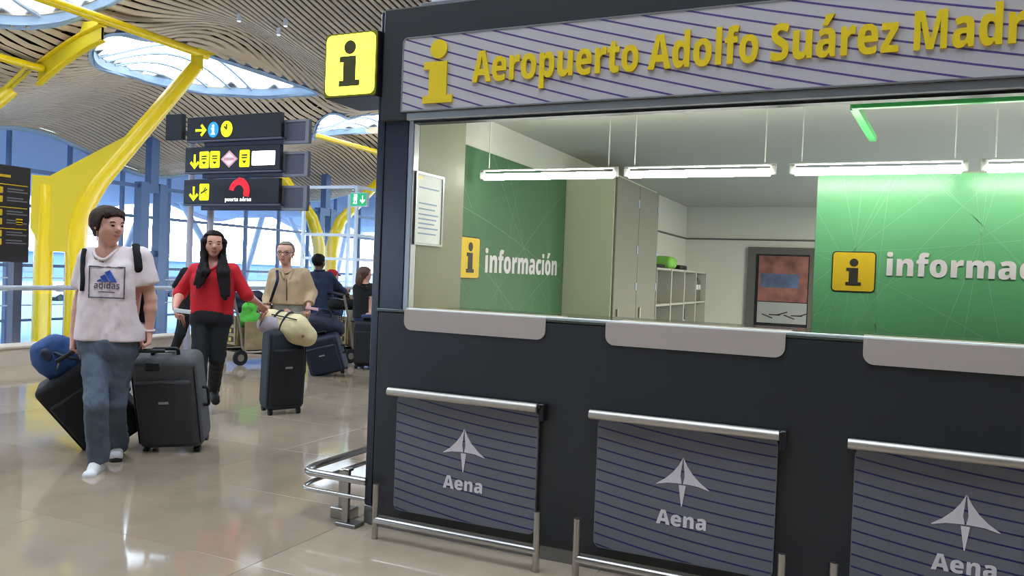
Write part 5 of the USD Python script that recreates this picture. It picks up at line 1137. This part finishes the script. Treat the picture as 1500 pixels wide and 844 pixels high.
gb_ = thing('shopping_bag', 'bright green bag lying on the near luggage trolley', 'bag', tuple(A.W(q - (0, 0, .17))))
part(gb_, 'bag', A.mesh(wrinkle(blob([(q + (-.06, 0, .12), q + (.07, .02, .12), .06, .06, .04), (q + (-.08, 0, -.08), q + (.08, .02, -.1), .085, .085, .05), (q + (-.06, 0, .1), q + (-.08, 0, -.08), .06, .09, .04), (q + (.07, 0, .1), q + (.08, 0, -.08), .06, .09, .04)], .012), .03, (9, 9, 9), 2)), 'bag_green', True)
part(gb_, 'handle', A.mesh(tube(bend([q + (-.05, -.05, .15), q + (-.04, -.06, .21), q + (.05, -.06, .2), q + (.06, -.05, .13)], .03), .008, 6)), 'bag_green', True)
q = A.P(378, 497, .1); bk = thing('luggage_case', 'black case standing on the near trolley under the green bag', 'suitcase', tuple(A.W(q - (0, 0, .22))))
part(bk, 'body', A.mesh(obox(q, (.26, .22, .42), rot(0, .05, .2), .04, 2)), 'black_cloth', 40); part(bk, 'handle', A.mesh(tube(bend([q + (-.06, -.02, .2), q + (-.06, -.02, .25), q + (.06, -.02, .25), q + (.06, -.02, .2)], .02), .009, 6)), 'black', True)
q = A.P(353, 437, .1); db = thing('rucksack', 'dark rucksack piled at the top of the near trolley', 'bag', tuple(A.W(q - (0, 0, .2))))
part(db, 'bag', A.mesh(blob([(q + (-.06, .05, .0), q + (.22, .05, .02), .09, .1, .05), (q + (0, .05, -.12), q + (.16, .06, -.12), .1, .1, .05)], .014)), 'navy_bag', True); part(db, 'white_pocket', A.mesh(blob([(q + (.02, -.02, .09), q + (.1, -.02, .07), .05, .045, .02)], .012)), 'white_print', True)
A, w = trolley('luggage trolley with printed boards next to the kiosk column', 526, 12.1, 2.13)
q = A.P(504, 446, -.35); kb = thing('holdall', 'black holdall on top of the trolley beside the kiosk column', 'bag', tuple(A.W(q - (0, 0, .1))))
part(kb, 'bag', A.mesh(blob([(q + (-.16, 0, .0), q + (.12, .03, .0), .085, .08, .04)], .014)), 'black_cloth', True); part(kb, 'handle', A.mesh(tube(bend([q + (-.1, 0, .07), q + (-.06, 0, .13), q + (.06, 0, .13), q + (.08, 0, .07)], .03), .01, 6)), 'black', True)
for (q, e_, lab) in (((0, -.12, .79), (.36, .46, .40), 'tan printed carton, upper of two by the kiosk column'), ((0, -.12, .39), (.36, .48, .37), 'tan printed carton, lower of two by the kiosk column')):
    k_ = thing('carton', lab, 'box', tuple(A.b + (0, 0, q[2] - e_[2] / 2)))
    part(k_, 'box', w(obox(q, e_, np.eye(3), .006, 1)), 'trolley_board')
    for i_ in range(3): part(k_, 'printed_mark', w(obox((-.182, -.26 + .14 * i_, q[2] + .03 * (i_ % 2)), (.004, .05, e_[2] * .6), rot(.5, 0, 0))), 'cabinet_end')
B = Local(538, 11.1)
suitcase('suitcase', 'upright black suitcase half hidden by the kiosk column', B.W((.02, 0, .05)), (.40, .62, .24), B.R @ np.array([0, 0, 1.0]), B.R @ np.array([-.3, -.95, 0]), 'suitcase_black', 'suitcase_black', plate=None, spinner=True)
